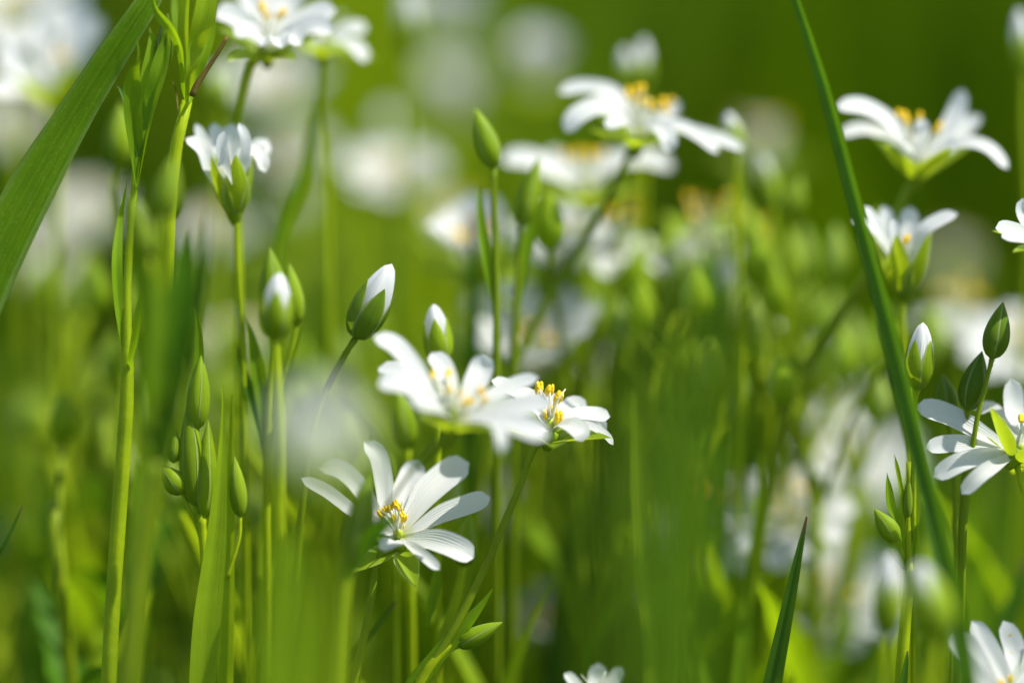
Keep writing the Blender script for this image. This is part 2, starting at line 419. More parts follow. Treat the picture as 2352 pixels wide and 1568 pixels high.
def make_flower(label, cx, cy, d, axis, petals=None, anthers=None, stem=None, stem_w=14, e0=50, e1=-5, L=0.0112, lw=0.0046,
                sep=(0.0075, 0.0030, 30, 8), smat='sepal', group=None, cat='flower', stemmat='stem', asize=0.00056, dx=0.0, dy=0.015,
                roll=None, n_st=9, petal_n=5, leaves=(), face=0.6):
    axis = camdir(axis); c = at(cx, cy, d)
    if stem is None: stem = [(cx, cy, stem_w), (cx + random.uniform(-8, 8), cy + 120, stem_w * 1.05), (cx + random.uniform(-20, 20), cy + 300, stem_w * 1.1)]
    path, g = to_ground(stem, d, dx, dy)
    root = thing('stitchwort_flower', label, cat, g, group)
    # finish the stem inside the receptacle
    add_tube(path[:-1] + [(*path[-1][:3], path[-1][3] * 1.15), (*(c - axis * 0.0012), path[-1][3] * 1.5)], 'stem', stemmat, root, hair=420 if abs(d) < 9 else 0)
    if d > 9: leaf_pair(path, root, random.choice([5, 7, 8, 9]), random.choice(['leaf', 'leaf_pale']))
    receptacle(c, axis, root, 0.0012, smat)
    roll = random.random() * 6 if roll is None else roll
    sepals(c, axis, root, *sep, mat=smat, roll=roll)
    X = axis.orthogonal().normalized()
    if petals is not None:
        for lobes in petals:
            m = MB()
            for lo in lobes:
                w, pts = lo[0], lo[1:]
                # pts listed tip first; last point joins the centre
                P = [(p[0], p[1], w, p[2] if len(p) > 2 else 0) for p in pts[::-1]]
                path3 = px_path([(cx, cy, w, 0)] + P, d, 16)
                m.sheet(path3, (axis - FWD * face).normalized(), prof_petal, random.uniform(0.15, 0.35), 10, 0.035, comp=True, notch=random.uniform(0.2, 0.9))
            m.build('petal', 'petal', root)
    else:
        for k in range(petal_n):
            a = roll + 0.6 + k * math.tau / 5 + random.uniform(-0.08, 0.08)
            m = MB(); ee0 = e0 + random.uniform(-8, 8); ee1 = e1 + random.uniform(-16, 16); LL = L * random.uniform(0.9, 1.08)
            for s in (-1, 1):
                dv = Matrix.Rotation(a + s * 0.20, 3, axis) @ X
                organ(c + axis * 0.0004 * (k % 2), axis, dv, LL, lw, ee0, ee1 + random.uniform(-6, 6), prof_petal, 14, 0.0008, 0.22, s * 0.22, m, 0.02)
            m.build('petal', 'petal', root)
    pistil(c, axis, root)
    if anthers is not None:
        for q in anthers:
            p = at(q[0], q[1], d + (q[2] if len(q) > 2 else 0))
            b = c + (p - c) * 0.06
            mid = c + (p - c) * 0.5 + axis * 0.0005
            anther(p, (axis + (p - c).normalized() * 0.6 + Vector((random.uniform(-.5, .5), random.uniform(-.3, .3), random.uniform(-.5, .5)))), asize, root,
                   [(*b, 0.00022), (*mid, 0.00018), (*p, 0.00014)])
    else:
        for k in range(n_st):
            dv = Matrix.Rotation(k * math.tau / n_st + 0.3, 3, axis) @ X
            sp_ = random.uniform(0.25, 0.6); h = random.uniform(0.0048, 0.0068)
            p = c + axis * h + dv * h * sp_
            anther(p, axis * 0.6 + dv * random.uniform(-1, 1), asize, root, [(*(c + dv * 0.0005), 0.0002), (*(c + axis * h * 0.5 + dv * h * sp_ * 0.4), 0.00017), (*p, 0.00013)])
    for lf in leaves: px_leaf(lf, d, root)
    return root

def px_leaf(lf, d, root, name='leaf', label=None):
    """lf = (material, fold, face_angle, [(x, y, w, dd) tip first])"""
    mat, fold, ang, pts = lf
    n = camdir((math.sin(math.radians(ang)), 0.25, math.cos(math.radians(ang))))
    m = MB(); P = px_path(pts[::-1], d, 22)
    m.sheet(P, n, lambda t: max(0.03, 1 - (t ** 14)), 0.12, 8, 0.02, fold=fold)
    o = m.build(name, mat, root)
    if label: o['label'] = label
    return o

def make_bud(base, tip, w, root, white=0.0, d=0, smat='sepal', roll=None, name='flower_bud', dd=0, blunt=1.0):
    """closed or opening bud: five overlapping sepals round a folded core of petals"""
    B = at(base[0], base[1], d); T = at(tip[0], tip[1], d + dd)
    ax = (T - B); L = ax.length; ax.normalize(); R = pw(w, d) / 2
    X = ax.cross(-FWD).normalized(); Y = ax.cross(X)
    roll = random.random() * 6 if roll is None else roll
    def rr(t, pe=0.72, q=0.8): return R * max(0.0, math.sin(math.pi * min(1, max(t, 0)) ** pe)) ** q
    pl = L * (1.0 if white > 0 else 0.93)
    m = MB(); rows = []
    for i in range(19):
        t = i / 18; r = rr(t, 0.8, 0.55 if white > 0 else 0.8) * (0.90 if white > 0 else 0.93)
        row = []
        for j in range(41):
            th = math.tau * j / 40
            q = r * (1 + 0.07 * math.cos(5 * (th + t * 0.7)) - 0.03 * math.cos(10 * th))
            row.append((B + ax * (t * pl) + X * q * math.cos(th) + Y * q * math.sin(th), (j / 40 * 3 % 1, 0.35 + 0.6 * t)))
        rows.append(row)
    m.grid(rows); bud = m.build(name, 'petal', root)
    ls = 1.0 if white <= 0 else 1.0 - 0.34 * white
    for k in range(5):
        a0 = roll + k * math.tau / 5; m = MB(); rows = []
        off = 1.03 + 0.05 * (k % 2)
        for i in range(15):
            t = i / 14; tt = t * ls * (1.0 + (0.02 if white <= 0 else 0))
            if white > 0: half = math.radians(44) * (1 - t ** 2.6) + math.radians(1.0)
            else: half = math.radians(46) * (1 - 0.25 * t)
            r = (rr(tt, 0.8, 0.55) * 0.98 if white > 0 else rr(tt)) * off + 0.00004
            if white > 0 and t > 0.85: r *= 1 + 0.12 * (t - 0.85) / 0.15
            row = []
            for j in range(8):
                u = -1 + 2 * j / 7; th = a0 + half * u
                q = r * (1 + 0.05 * (1 - abs(u) ** 0.7))
                row.append((B + ax * (tt * L - 0.0002) + X * q * math.cos(th) + Y * q * math.sin(th), (j / 7, t * 0.9)))
            rows.append(row)
        m.grid(rows); m.build('sepal', smat, bud)
    return bud

def bud_plant(label, buds, stem, d, leaves=(), sides=(), stemmat='stem', group='stitchwort buds', dx=0, dy=0.015, cat='flower bud', name='stitchwort_bud'):
    path, g = to_ground(stem, d, dx, dy)
    root = thing(name, label, cat, g, group)
    add_tube(path[:-1] + [(*path[-1][:3], path[-1][3] * 1.35)], 'stem', stemmat, root, hair=420 if abs(d) < 9 else 0)
    if d > 9: leaf_pair(path, root, random.choice([5, 7, 8, 9]), random.choice(['leaf', 'leaf_pale']))
    for s in sides: add_tube(px_path(s[1][::-1], d, 10), 'stalk', s[0], root)
    for b in buds: make_bud(b['b'], b['t'], b['w'], root, b.get('white', 0), d + b.get('d', 0), b.get('m', 'sepal'), b.get('roll'), 'bud', b.get('dd', 0))
    for lf in leaves: px_leaf(lf, d, root)
    return root

def blade(label, pts, d, mat='grass', group=None, ang=0, fold=0.25, dx=0.0, dy=0.01, name='tall_grass', cat='grass blade', cup=0.1):
    """grass blade growing from the turf; pts tip first (x, y, w, dd)"""
    P = px_path(pts[::-1], d, 20)
    b = Vector(P[0][:3]); g = ground_of(b, dx, dy); w = P[0][3]
    mid = b * 0.5 + g * 0.5; mid.x += (P[0][0] - P[2][0]) * 1.2
    low = [tuple(v) for v in spline([(g.x, g.y, -0.003, w * 0.8), (*mid, w * 0.95), (*b, w)], 8)]
    m = MB(); n = camdir((math.sin(math.radians(ang)), 0.2, math.cos(math.radians(ang))))
    m.sheet(low[:-1] + P, n, lambda t: 1.0, cup, 8, 0.0, fold=fold)
    o = m.build(name, mat, None, g)
    return tag(o, label, cat, group, 'thing')

# ================================================================== THE SETTING
def ground():
    m = MB(); rows = []
    ys = [-150, -20, -2, 0, .2, .4, .6, .8, 1, 1.3, 1.7, 2.2, 3, 4, 6, 10, 20, 60, 200]
    xs = [-200, -50, -12, -4, -2, -1.2, -.7, -.4, -.2, 0, .2, .4, .7, 1.2, 2, 4, 12, 50, 200]
    for y in ys:
        rows.append([(Vector((x, y, (random.uniform(-.006, 0.0) if abs(x) < 3 and 0 < y < 4 else 0))), (x, y)) for x in xs])
    m.grid(rows); o = m.build('ground', 'soil'); o['kind'] = 'structure'
ground()

def skyline(px):
    return float(np.interp(px, [-400, 0, 300, 640, 800, 1000, 1250, 1450, 1620, 1760, 1860, 2050, 2150, 2352, 2700],
                           [740, 760, 720, 430, 520, 640, 820, 620, 540, 760, 1350, 1350, 1000, 860, 820]))

def grass_mass(zones, mat, label, reach=500):
    """the uncountable turf: thin blades over the meadow, short near the viewer"""
    V, F, U = [], [], []
    def one(x, y, h, w, lean, az, segs=5):
        o = len(V); ca, sa = math.cos(az), math.sin(az)
        wx, wy = math.cos(az + 1.3), math.sin(az + 1.3)
        ub = rng.uniform(0, 9)
        for i in range(segs + 1):
            t = i / segs; ww = w * (1 - t ** 2.2) + 0.00012
            px, py, pz = x + ca * lean * t * t, y + sa * lean * t * t, h * (t - 0.12 * t ** 3 * abs(lean) / max(h, .01))
            V.append((px - wx * ww, py - wy * ww, pz)); V.append((px + wx * ww, py + wy * ww, pz))
            U.append((ub, t * 0.88)); U.append((ub + 0.02, t * 0.88))
        for i in range(segs):
            a = o + 2 * i; F.append((a, a + 1, a + 3, a + 2))
    for y0, y1, n in zones:
        for _ in range(n):
            y = y0 + (y1 - y0) * rng.rand(); half = 0.16 * y + 0.06 + (0.05 if y < 1 else 0.15)
            x = rng.uniform(-half, half)
            h = rng.uniform(0.09, 0.19) if y < 1.3 else rng.uniform(0.08, 0.17)
            if y < 0.46: h *= 0.55
            dep = y * math.cos(TILT)
            px = 1176 + x / (PXM * dep / FOCUS)
            if y >= 0.46 and y < 1.6:
                top = skyline(px) + rng.uniform(-60, reach) + (260 if y < 0.52 else 0)
                zt = CAM_H - dep * math.sin(TILT) * 1.0 + (784 - top) * PXM * dep / FOCUS
                zt = CAM_H + (-math.tan(TILT) + (784 - top) * PXM / FOCUS) * y
                h = min(max(zt, 0.03), 0.24) * rng.uniform(0.8, 1.0)
            one(x, y, h, rng.uniform(0.0005, 0.0017) * (1 if y < 0.52 else 1.35 if y < 1.3 else 1.6), rng.normal(0, 0.025), rng.uniform(0, 6.28))
    me = bpy.data.meshes.new('grass'); me.from_pydata(V, [], F)
    ul = me.uv_layers.new(name="UVMap"); idx = np.zeros(len(me.loops), dtype=np.int32); me.loops.foreach_get("vertex_index", idx)
    ul.data.foreach_set("uv", np.array(U, dtype=np.float32)[idx].ravel())
    me.materials.append(M[mat]); ob = bpy.data.objects.new('grass', me); C.objects.link(ob)
    tag(ob, label, 'grass', None, 'stuff')
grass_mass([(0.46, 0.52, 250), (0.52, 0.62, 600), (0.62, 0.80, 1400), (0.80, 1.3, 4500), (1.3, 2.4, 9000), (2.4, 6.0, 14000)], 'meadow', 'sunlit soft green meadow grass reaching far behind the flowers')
grass_mass([(0.20, 0.40, 900), (0.40, 0.46, 600), (0.46, 0.52, 450), (0.52, 0.62, 2200), (0.62, 0.80, 3800), (0.80, 1.3, 5000)], 'meadow_deep', 'deep green grass low between the flower stems, shade painted into its colour', 620)

# ================================================================== GRASS BLADES
blade('broad sharp green grass blade with two dark shadows, crossing the top left corner',
      [(420, -160, 30, 4), (385, -80, 44, 3), (343, 0, 54), (248, 143, 72), (160, 283, 86), (60, 455, 110, -1), (-35, 650, 118, -2), (-110, 850, 118, -3), (-160, 1100, 110, -4)], -1.5, 'grass', ang=20, fold=0.06, dx=-0.02)
blade('long dark blurred grass blade slanting down the right side of the picture',
      [(1560, -700, 3, 0), (1740, -250, 12, 0), (1829, 0, 20, 0), (1900, 220, 30, 0), (1980, 520, 34, -1), (2060, 820, 42, -4), (2135, 1120, 48, -8), (2190, 1360, 52, -13), (2230, 1568, 54, -18)], -6, 'grass_dark', ang=-30, fold=0.5)
blade('short sharp dark green blade with a reddish tip, standing alone low on the right',
      [(1853, 1186, 4), (1840, 1250, 15), (1822, 1340, 26), (1800, 1450, 36), (1776, 1568, 44)], 0, 'grass_dark', ang=-15, fold=0.35)
blade('pale green blade with a thin brown tip, tallest of the pair below the bud cluster',
      [(511, 882, 4), (512, 960, 9), (507, 1090, 28), (494, 1250, 50), (474, 1420, 66), (462, 1568, 64)], 0, 'leaf_pale', ang=20, fold=0.2)
blade('pale narrow blade with brown tip just right of the taller blade below the buds',
      [(533, 905, 4, 1), (533, 960, 10, 1), (530, 1150, 24, 1), (527, 1300, 30, 1), (520, 1568, 42, 1)], 2, 'leaf_pale', ang=-20, fold=0.2)
blade('small dark grass tip beside the thick pale stem at the bottom right',
      [(2084, 1494, 3), (2080, 1525, 12), (2072, 1580, 22)], -1, 'grass_dark', ang=10)
blade('wide dull green leaf blade rising to the right below the stitchwort stem',
      [(1132, 1352, 3), (1105, 1392, 18), (1060, 1446, 38), (1005, 1510, 42), (950, 1580, 50)], 0, 'leaf', ang=-25, fold=0.25, dx=-0.03)
blade('dark straight blade crossing behind the stem under the front white flower',
      [(910, 1380, 4), (870, 1430, 14), (800, 1510, 20), (750, 1580, 22)], 8, 'grass_dark', ang=10, dx=-0.03)
blade('thin dark grass tip at the left edge over deep shade',
      [(52, 1162, 3), (30, 1210, 7), (0, 1265, 9), (-40, 1330, 10)], 4, 'grass_dark', dx=-0.02)
G = 'soft grass blades between the flowers'
for lab, pts, d, mat, ang in [
    ('thin yellow green upright blade low right of centre', [(1460, 900, 6), (1466, 1100, 20), (1478, 1300, 26), (1496, 1450, 28), (1502, 1580, 30)], 20, 'leaf_pale', 10),
    ('dim blurred upright blade beside the thin yellow green one', [(1545, 820, 6), (1560, 1100, 26), (1555, 1300, 30), (1548, 1580, 34)], 26, 'leaf', -10),
    ('broad deep green blurred blade behind the middle of the meadow', [(1622, 560, 10), (1640, 760, 70), (1620, 1000, 92), (1600, 1300, 90), (1590, 1600, 90)], 34, 'grass_mid', 15),
    ('broad deep green blurred blade just left of the broadest one', [(1540, 640, 10), (1545, 820, 60), (1530, 1050, 80), (1530, 1600, 84)], 40, 'grass_mid', -15),
    ('deep green blurred blade right of the broadest one', [(1715, 640, 10), (1712, 850, 60), (1700, 1100, 74), (1680, 1600, 80)], 38, 'grass_mid', 30),
    ('dark olive blade behind the hanging petal of the middle flower', [(1400, 760, 8), (1420, 980, 50), (1400, 1250, 76), (1380, 1600, 80)], 50, 'grass_dark', 0),
    ('blurred olive blade below the low right white blooms', [(1745, 1040, 6), (1738, 1180, 18), (1715, 1350, 30), (1690, 1600, 48)], 22, 'leaf', 15),
    ('soft lime blade in front of the lower left shade', [(655, 1200, 14), (660, 1300, 50), (650, 1450, 80), (640, 1640, 90)], -55, 'leaf', 20),
    ('soft lime blade close to the camera left of the flower stem', [(760, 1290, 14), (745, 1420, 56), (735, 1640, 76)], -60, 'leaf', -20),
    ('blurred green blade close to the camera at the bottom left', [(330, 1060, 30), (322, 1200, 44), (308, 1400, 46), (296, 1600, 48)], -22, 'leaf', 10),
    ('blurred green blade bending behind the round white blossom', [(720, 220, 6), (712, 330, 24), (690, 430, 30), (650, 540, 28), (630, 700, 28)], 26, 'leaf', 10),
    ('dark blurred blade under the small blurred white bloom above centre', [(1082, 500, 4), (1084, 640, 18), (1084, 800, 22), (1080, 1000, 24)], 22, 'grass_dark', 0),
    ('olive blurred blade to the right of the slender yellow green stems', [(1640, 760, 6), (1650, 1000, 40), (1652, 1300, 60), (1650, 1600, 60)], 90, 'grass', 0),
    ('blurred dark green blade behind the bottom right corner', [(2360, 1280, 10), (2330, 1380, 36), (2290, 1500, 44), (2260, 1640, 44)], 26, 'grass_dark', 0),
    ('soft vertical green blade right of the long slanting one', [(2232, 1080, 6), (2240, 1220, 36), (2244, 1400, 50), (2250, 1640, 56)], 40, 'leaf', 0),
    ('soft green blade at the right edge below the cut flower', [(2320, 1060, 6), (2322, 1240, 50), (2316, 1420, 60), (2300, 1640, 60)], 60, 'grass', 0),
    ('blurred yellowish blade rising beside the low left pale buds', [(640, 1000, 4), (622, 1120, 24), (610, 1300, 30), (620, 1600, 34)], 14, 'leaf_pale', 0),
    ('blurred olive stalk slanting up behind the long blade', [(740, 900, 6), (700, 1100, 30), (680, 1300, 44), (690, 1600, 60)], 34, 'leaf', 0),
    ('soft dark blade in the shade at the far left', [(120, 980, 10), (110, 1150, 60), (100, 1350, 80), (90, 1640, 90)], 50, 'grass', 0),
    ('soft dark blade in the shade right of the thick pale stem', [(205, 930, 10), (200, 1150, 50), (200, 1350, 70), (205, 1640, 80)], 70, 'grass', 20),
    ('blurred dark grass blade left of the middle gap', [(760, 560, 10), (745, 700, 50), (735, 900, 60), (735, 1200, 60)], 90, 'grass', 0),
    ('blurred green blade behind the closed white bud', [(930, 480, 10), (915, 640, 50), (905, 900, 60), (900, 1300, 60)], 110, 'leaf', 0),
    ('blurred dim blade beneath the middle pair of blossoms', [(1330, 1100, 8), (1310, 1250, 36), (1290, 1400, 46), (1270, 1640, 50)], 40, 'grass_dark', 0),
    ('soft green blade under the seed heads right of centre', [(1815, 560, 10), (1822, 700, 40), (1805, 860, 46), (1780, 1000, 50), (1760, 1200, 50)], 36, 'leaf_pale', 0),
    ]:
    blade(lab, pts, d, mat, G, ang, 0.25)

# ================================================================== LEFT LEAFY SHOOTS
def left_shoot():
    stem = [(318, 300, 14, 3), (304, 480, 17, 2), (293, 640, 20, 1), (292, 760, 22), (293, 850, 30), (289, 960, 34), (272, 1200, 36), (258, 1400, 36), (249, 1580, 37)]
    path, g = to_ground(stem, 0)
    r = thing('leafy_shoot', 'tall sharp shoot with thick bright yellow green stem and dark upper leaves', 'plant', g)
    add_tube(path, 'stem', 'stem', r, 14, hair=900)
    L = lambda mat, pts, ang=0, fold=0.3: px_leaf((mat, fold, ang, pts), 0, r)
    L('leaf', [(292, 410, 3, 3), (276, 500, 14, 2), (267, 600, 26), (272, 700, 24), (284, 790, 16), (291, 850, 10)], 25)
    L('leaf', [(330, 640, 4, -3), (322, 700, 18, -3), (312, 770, 20, -2), (300, 830, 14, -1), (295, 855, 8)], -20)
    L('leaf', [(343, 60, 3, 4), (352, 110, 30, 3), (344, 200, 48, 2), (330, 290, 40, 1), (318, 360, 16), (312, 420, 8)], -10)
    L('leaf', [(312, 78, 3, -3), (318, 105, 8, -3), (318, 140, 9, -3), (304, 180, 36, -2), (304, 260, 42, -1), (312, 350, 30), (315, 430, 8)], 15)
    L('leaf', [(385, 60, 3, 2), (383, 100, 34, 2), (368, 170, 46, 1), (348, 240, 38, 1), (335, 310, 18), (320, 400, 8)], -25)
    L('grass_dark', [(262, 205, 3, 2), (272, 200, 8, 2), (290, 240, 14, 1), (308, 300, 12), (316, 360, 6)], 25)
    make_bud((372, 165), (385, 30), 36, r, 0, 3, 'sepal_dark', name='bud')
    # second stem
    stem2 = [(430, 232, 24, 1), (414, 290, 27, 1), (398, 380, 31, 1), (388, 470, 32, 1), (384, 620, 32, 1), (366, 900, 30, 3), (335, 1200, 30, 4), (300, 1580, 30, 5)]
    path, g2 = to_ground(stem2, 1)
    q = thing('leafy_shoot', 'sharp stitchwort shoot forking into broad lit leaves and a reddish stalk near the top left', 'plant', g2)
    add_tube(path, 'stem', 'stem', q, 14, hair=900)
    K = lambda mat, pts, ang=0, fold=0.3: px_leaf((mat, fold, ang, pts), 1, q)
    K('leaf', [(348, -40, 4, -4), (352, 0, 8, -4), (362, 30, 18, -4), (392, 66, 26, -4), (414, 110, 22, -3), (420, 160, 16, -2), (424, 205, 14, -1), (430, 236, 8)], -35)
    K('leaf_pale', [(480, -90, 20, -3), (477, -20, 44, -3), (466, 50, 50, -3), (448, 110, 36, -2), (438, 160, 24, -2), (434, 225, 8)], 15)
    K('leaf_pale', [(428, -90, 20, 1), (428, -20, 28, 1), (424, 60, 30, 1), (428, 140, 24, 1), (432, 215, 12)], -30)
    K('leaf', [(495, 20, 4, 3), (485, 70, 20, 3), (466, 130, 28, 2), (448, 190, 20, 2), (436, 235, 8)], 10)
    K('leaf', [(400, -60, 6, 5), (406, -10, 24, 5), (410, 50, 30, 4), (420, 130, 20, 3), (430, 215, 8)], 0)
    add_tube(px_path([(440, 222, 15), (452, 195, 15), (478, 155, 11), (502, 118, 10), (522, 84, 9)], -1, 12), 'stalk', 'stem_red', q)
    # small withered bract
    K('stem_red', [(394, 184, 2, 2), (403, 198, 4, 2), (407, 225, 3, 2), (410, 260, 2)], 0)
    return r
left_shoot()

def front_shoot():
    stem = [(360, 1060, 34), (345, 1140, 38), (326, 1250, 42), (305, 1420, 46), (288, 1580, 46)]
    path, g = to_ground(stem, -26)
    r = thing('leafy_shoot', 'dark blurred stitchwort shoot with two yellowish buds, close to the camera left of centre', 'plant', g)
    add_tube(path, 'stem', 'stem_dark', r, 12)
    for mat, ang, pts in [
        ('leaf', 10, [(300, 430, 10, 4), (314, 540, 34, 3), (332, 680, 46, 2), (346, 820, 52, 1), (354, 960, 48), (358, 1100, 24)]),
        ('grass_mid', -20, [(428, 520, 10, 4), (424, 600, 36, 3), (414, 740, 54, 2), (396, 880, 60, 1), (376, 990, 52), (360, 1110, 20)]),
        ('grass_dark', 30, [(476, 450, 8, -5), (464, 560, 26, -5), (440, 700, 34, -4), (412, 850, 38, -2), (384, 980, 34), (362, 1120, 18)]),
        ('leaf', 0, [(378, 500, 10, 2), (374, 640, 40, 1), (370, 820, 50, 0), (364, 980, 46), (358, 1120, 22)]),
        ('grass_dark', 15, [(336, 600, 8, 3), (340, 740, 30, 3), (350, 900, 40, 2), (356, 1010, 38, 1), (358, 1120, 20)])]:
        px_leaf((mat, 0.35, ang, pts), -26, r)
    make_bud((345, 600), (312, 455), 56, r, 0, -24, 'sepal', name='bud')
    make_bud((372, 505), (398, 360), 58, r, 0, -24, 'sepal', name='bud')
    add_tube(px_path([(345, 595, 10), (356, 700, 12), (362, 850, 14)], -25, 8), 'stalk', 'stem', r)
    add_tube(px_path([(372, 500, 10), (370, 700, 12), (364, 850, 14)], -25, 8), 'stalk', 'stem', r)
front_shoot()

# ================================================================== BUDS
bud_plant('half open white bud cupped by two green sepals, leaning right at the upper centre left',
          [dict(b=(816, 776), t=(900, 606), w=84, white=0.85, m='sepal_dark', roll=1.25)], [(816, 778, 12), (802, 798, 13), (778, 840, 15), (750, 892, 15), (726, 960, 16), (700, 1100, 18)], 2, stemmat='stem_dark', dx=-0.02)
bud_plant('upright green bud with a narrow white slit, behind the blurred middle blossom',
          [dict(b=(1012, 836), t=(996, 698), w=66, white=0.62, roll=0.9)], [(1012, 838, 12), (1010, 900, 13), (1004, 1100, 14)], 6)
bud_plant('plump pale bud with a white crown beside the long slanting blade',
          [dict(b=(2107, 893), t=(2120, 740), w=66, white=0.7, roll=0.35)], [(2107, 893, 13), (2102, 915, 12), (2100, 1000, 13), (2098, 1200, 14)], 0, dx=0.004)
bud_plant('closed dark green bud, highest of the three small dark ones at the right edge',
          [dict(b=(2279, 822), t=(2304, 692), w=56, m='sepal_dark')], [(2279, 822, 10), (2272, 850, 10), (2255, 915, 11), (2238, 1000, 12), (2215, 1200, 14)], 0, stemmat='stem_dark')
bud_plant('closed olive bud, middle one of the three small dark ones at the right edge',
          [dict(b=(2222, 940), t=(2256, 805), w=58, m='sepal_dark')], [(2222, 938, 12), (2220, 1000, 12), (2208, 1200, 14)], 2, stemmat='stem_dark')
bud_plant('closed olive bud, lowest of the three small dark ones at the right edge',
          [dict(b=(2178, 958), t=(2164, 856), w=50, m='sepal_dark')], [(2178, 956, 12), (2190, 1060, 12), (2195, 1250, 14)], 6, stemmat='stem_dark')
bud_plant('pointed bright green bud with a lit right flank, high above the centre',
          [dict(b=(1134, 386), t=(1090, 246), w=56)], [(1134, 386, 11), (1134, 450, 14), (1138, 560, 16), (1140, 800, 18)], 9.5, stemmat='stem_dark',
          leaves=[('leaf', 0.3, 15, [(1100, 420, 6), (1104, 500, 20), (1118, 600, 26), (1136, 700, 14)])])
bud_plant('blurred light green bud beside the small white petal above the centre',
          [dict(b=(1196, 520), t=(1238, 360), w=46, white=0)], [(1196, 520, 12), (1192, 600, 16), (1180, 800, 18)], 14, stemmat='stem_dark',
          leaves=[('leaf', 0.3, 10, [(1225, 400, 6), (1228, 470, 24), (1208, 580, 30), (1188, 700, 14)])])
bud_plant('tall pointed pair of green buds standing behind a small white tipped bud',
          [dict(b=(636, 760), t=(620, 568), w=66), dict(b=(680, 745), t=(664, 604), w=46)], [(636, 760, 14), (628, 830, 18), (618, 950, 20), (612, 1200, 22)], 7,
          sides=[('stem', [(680, 742, 9), (672, 790, 10), (650, 870, 12), (622, 960, 12)])],
          leaves=[('grass_dark', 0.4, 20, [(544, 788, 8), (556, 850, 22), (580, 920, 24), (604, 1010, 18), (614, 1100, 8)]),
                  ('leaf', 0.4, 0, [(562, 724, 4), (580, 780, 18), (596, 870, 34), (610, 960, 30), (616, 1050, 12)]),
                  ('leaf', 0.3, -20, [(698, 738, 3), (680, 800, 8), (650, 880, 16), (622, 980, 8)]),
                  ('leaf_pale', 0.3, 0, [(640, 770, 4), (646, 840, 24), (640, 920, 30), (622, 1020, 12)])])
bud_plant('small blurred bud with a bright white tip, in front of the tall pointed pair',
          [dict(b=(632, 776), t=(642, 626), w=74, white=0.72, roll=0.9)], [(632, 776, 16), (636, 860, 22), (640, 1000, 26), (640, 1200, 30)], -10)
bud_plant('cluster of pale green pointed buds round one stalk at the lower left',
          [dict(b=(452, 985), t=(462, 812), w=48), dict(b=(446, 1160), t=(432, 920), w=54), dict(b=(470, 1190), t=(478, 965), w=46), dict(b=(420, 1130), t=(368, 1066), w=48), dict(b=(552, 1185), t=(538, 1046), w=36),
           dict(b=(398, 1060), t=(404, 985), w=30)],
          [(462, 1180, 20), (466, 1230, 20), (474, 1330, 22), (480, 1450, 24), (482, 1600, 26)], 2,
          sides=[('stem', [(418, 1128, 9), (432, 1165, 11), (456, 1215, 12), (468, 1270, 12)]), ('stem', [(552, 1184, 8), (548, 1240, 10), (520, 1330, 12)]),
                 ('stem', [(453, 980, 9), (458, 1080, 9), (462, 1190, 10)])],
          leaves=[('leaf', 0.3, 0, [(444, 700, 6), (456, 760, 18), (456, 850, 26), (442, 930, 18), (438, 1000, 8)]),
                  ('leaf_pale', 0.3, 10, [(434, 1000, 4), (440, 1080, 20), (456, 1170, 24), (464, 1240, 10)])])
bud_plant('upright shoot with one yellowish bud bent left, at the lower right',
          [dict(b=(2060, 1240), t=(2007, 1166), w=42), dict(b=(2084, 1190), t=(2088, 1090), w=22)],
          [(2088, 1060, 10), (2086, 1180, 13), (2088, 1290, 17), (2088, 1330, 25), (2080, 1420, 27), (2068, 1580, 29)], 0,
          leaves=[('leaf', 0.4, 15, [(2037, 1083, 3), (2040, 1120, 18), (2046, 1165, 22), (2062, 1200, 12), (2074, 1240, 12), (2086, 1300, 8)]),
                  ('leaf_pale', 0.3, 0, [(2054, 1042, 3), (2060, 1070, 10), (2068, 1110, 10), (2078, 1170, 10), (2086, 1230, 6)]),
                  ('leaf', 0.3, -10, [(2092, 1050, 6), (2102, 1110, 22), (2103, 1180, 22), (2096, 1250, 18), (2090, 1320, 10)]),
                  ('leaf_pale', 0.3, 10, [(2104, 1180, 4), (2103, 1240, 16), (2098, 1290, 18), (2092, 1312, 8)]),
                  ('leaf', 0.3, 10, [(2040, 1240, 4), (2056, 1270, 22), (2078, 1300, 20), (2090, 1318, 8)])], dx=0.0)
bud_plant('blurred bud with a bright white top in front of the upright shoot',
          [dict(b=(2036, 1455), t=(2044, 1268), w=66, white=0.85, roll=0.9)], [(2036, 1455, 16), (2030, 1500, 20), (2024, 1620, 24)], -23)
bud_plant('broad blurred closed bud leaning beside the white topped one at the lower right',
          [dict(b=(2156, 1462), t=(2112, 1290), w=92, white=0.25)], [(2154, 1460, 24), (2146, 1510, 28), (2130, 1620, 32)], -31, dx=0.0)
bud_plant('blurred yellow green bud on a thin stalk under the broad top left blade',
          [dict(b=(268, 385), t=(278, 235), w=64)], [(268, 385, 12), (256, 440, 13), (266, 520, 14), (280, 800, 15)], 20, dx=-0.01)
bud_plant('green bud just behind the lowest petals of the sharp front flower',
          [dict(b=(1062, 1300), t=(1080, 1178), w=52)], [(1062, 1300, 14), (1052, 1360, 20), (1020, 1460, 26), (980, 1600, 30)], 5, dx=-0.02,
          leaves=[('leaf', 0.3, 10, [(1004, 1290, 4), (1002, 1330, 26), (992, 1380, 22), (980, 1440, 10)])])
bud_plant('pointed pale bud lying sideways beside the wide dull leaf near the bottom centre',
          [dict(b=(1052, 1482), t=(1156, 1427), w=40, white=0)], [(1056, 1480, 12), (1030, 1490, 18), (990, 1530, 26), (950, 1600, 30)], 0, dx=-0.03)
bud_plant('narrow pointed pale bud behind the tall left petal of the sharp front flower',
          [dict(b=(898, 1110), t=(843, 962), w=46)], [(898, 1108, 12), (905, 1200, 14), (910, 1400, 16)], 9)
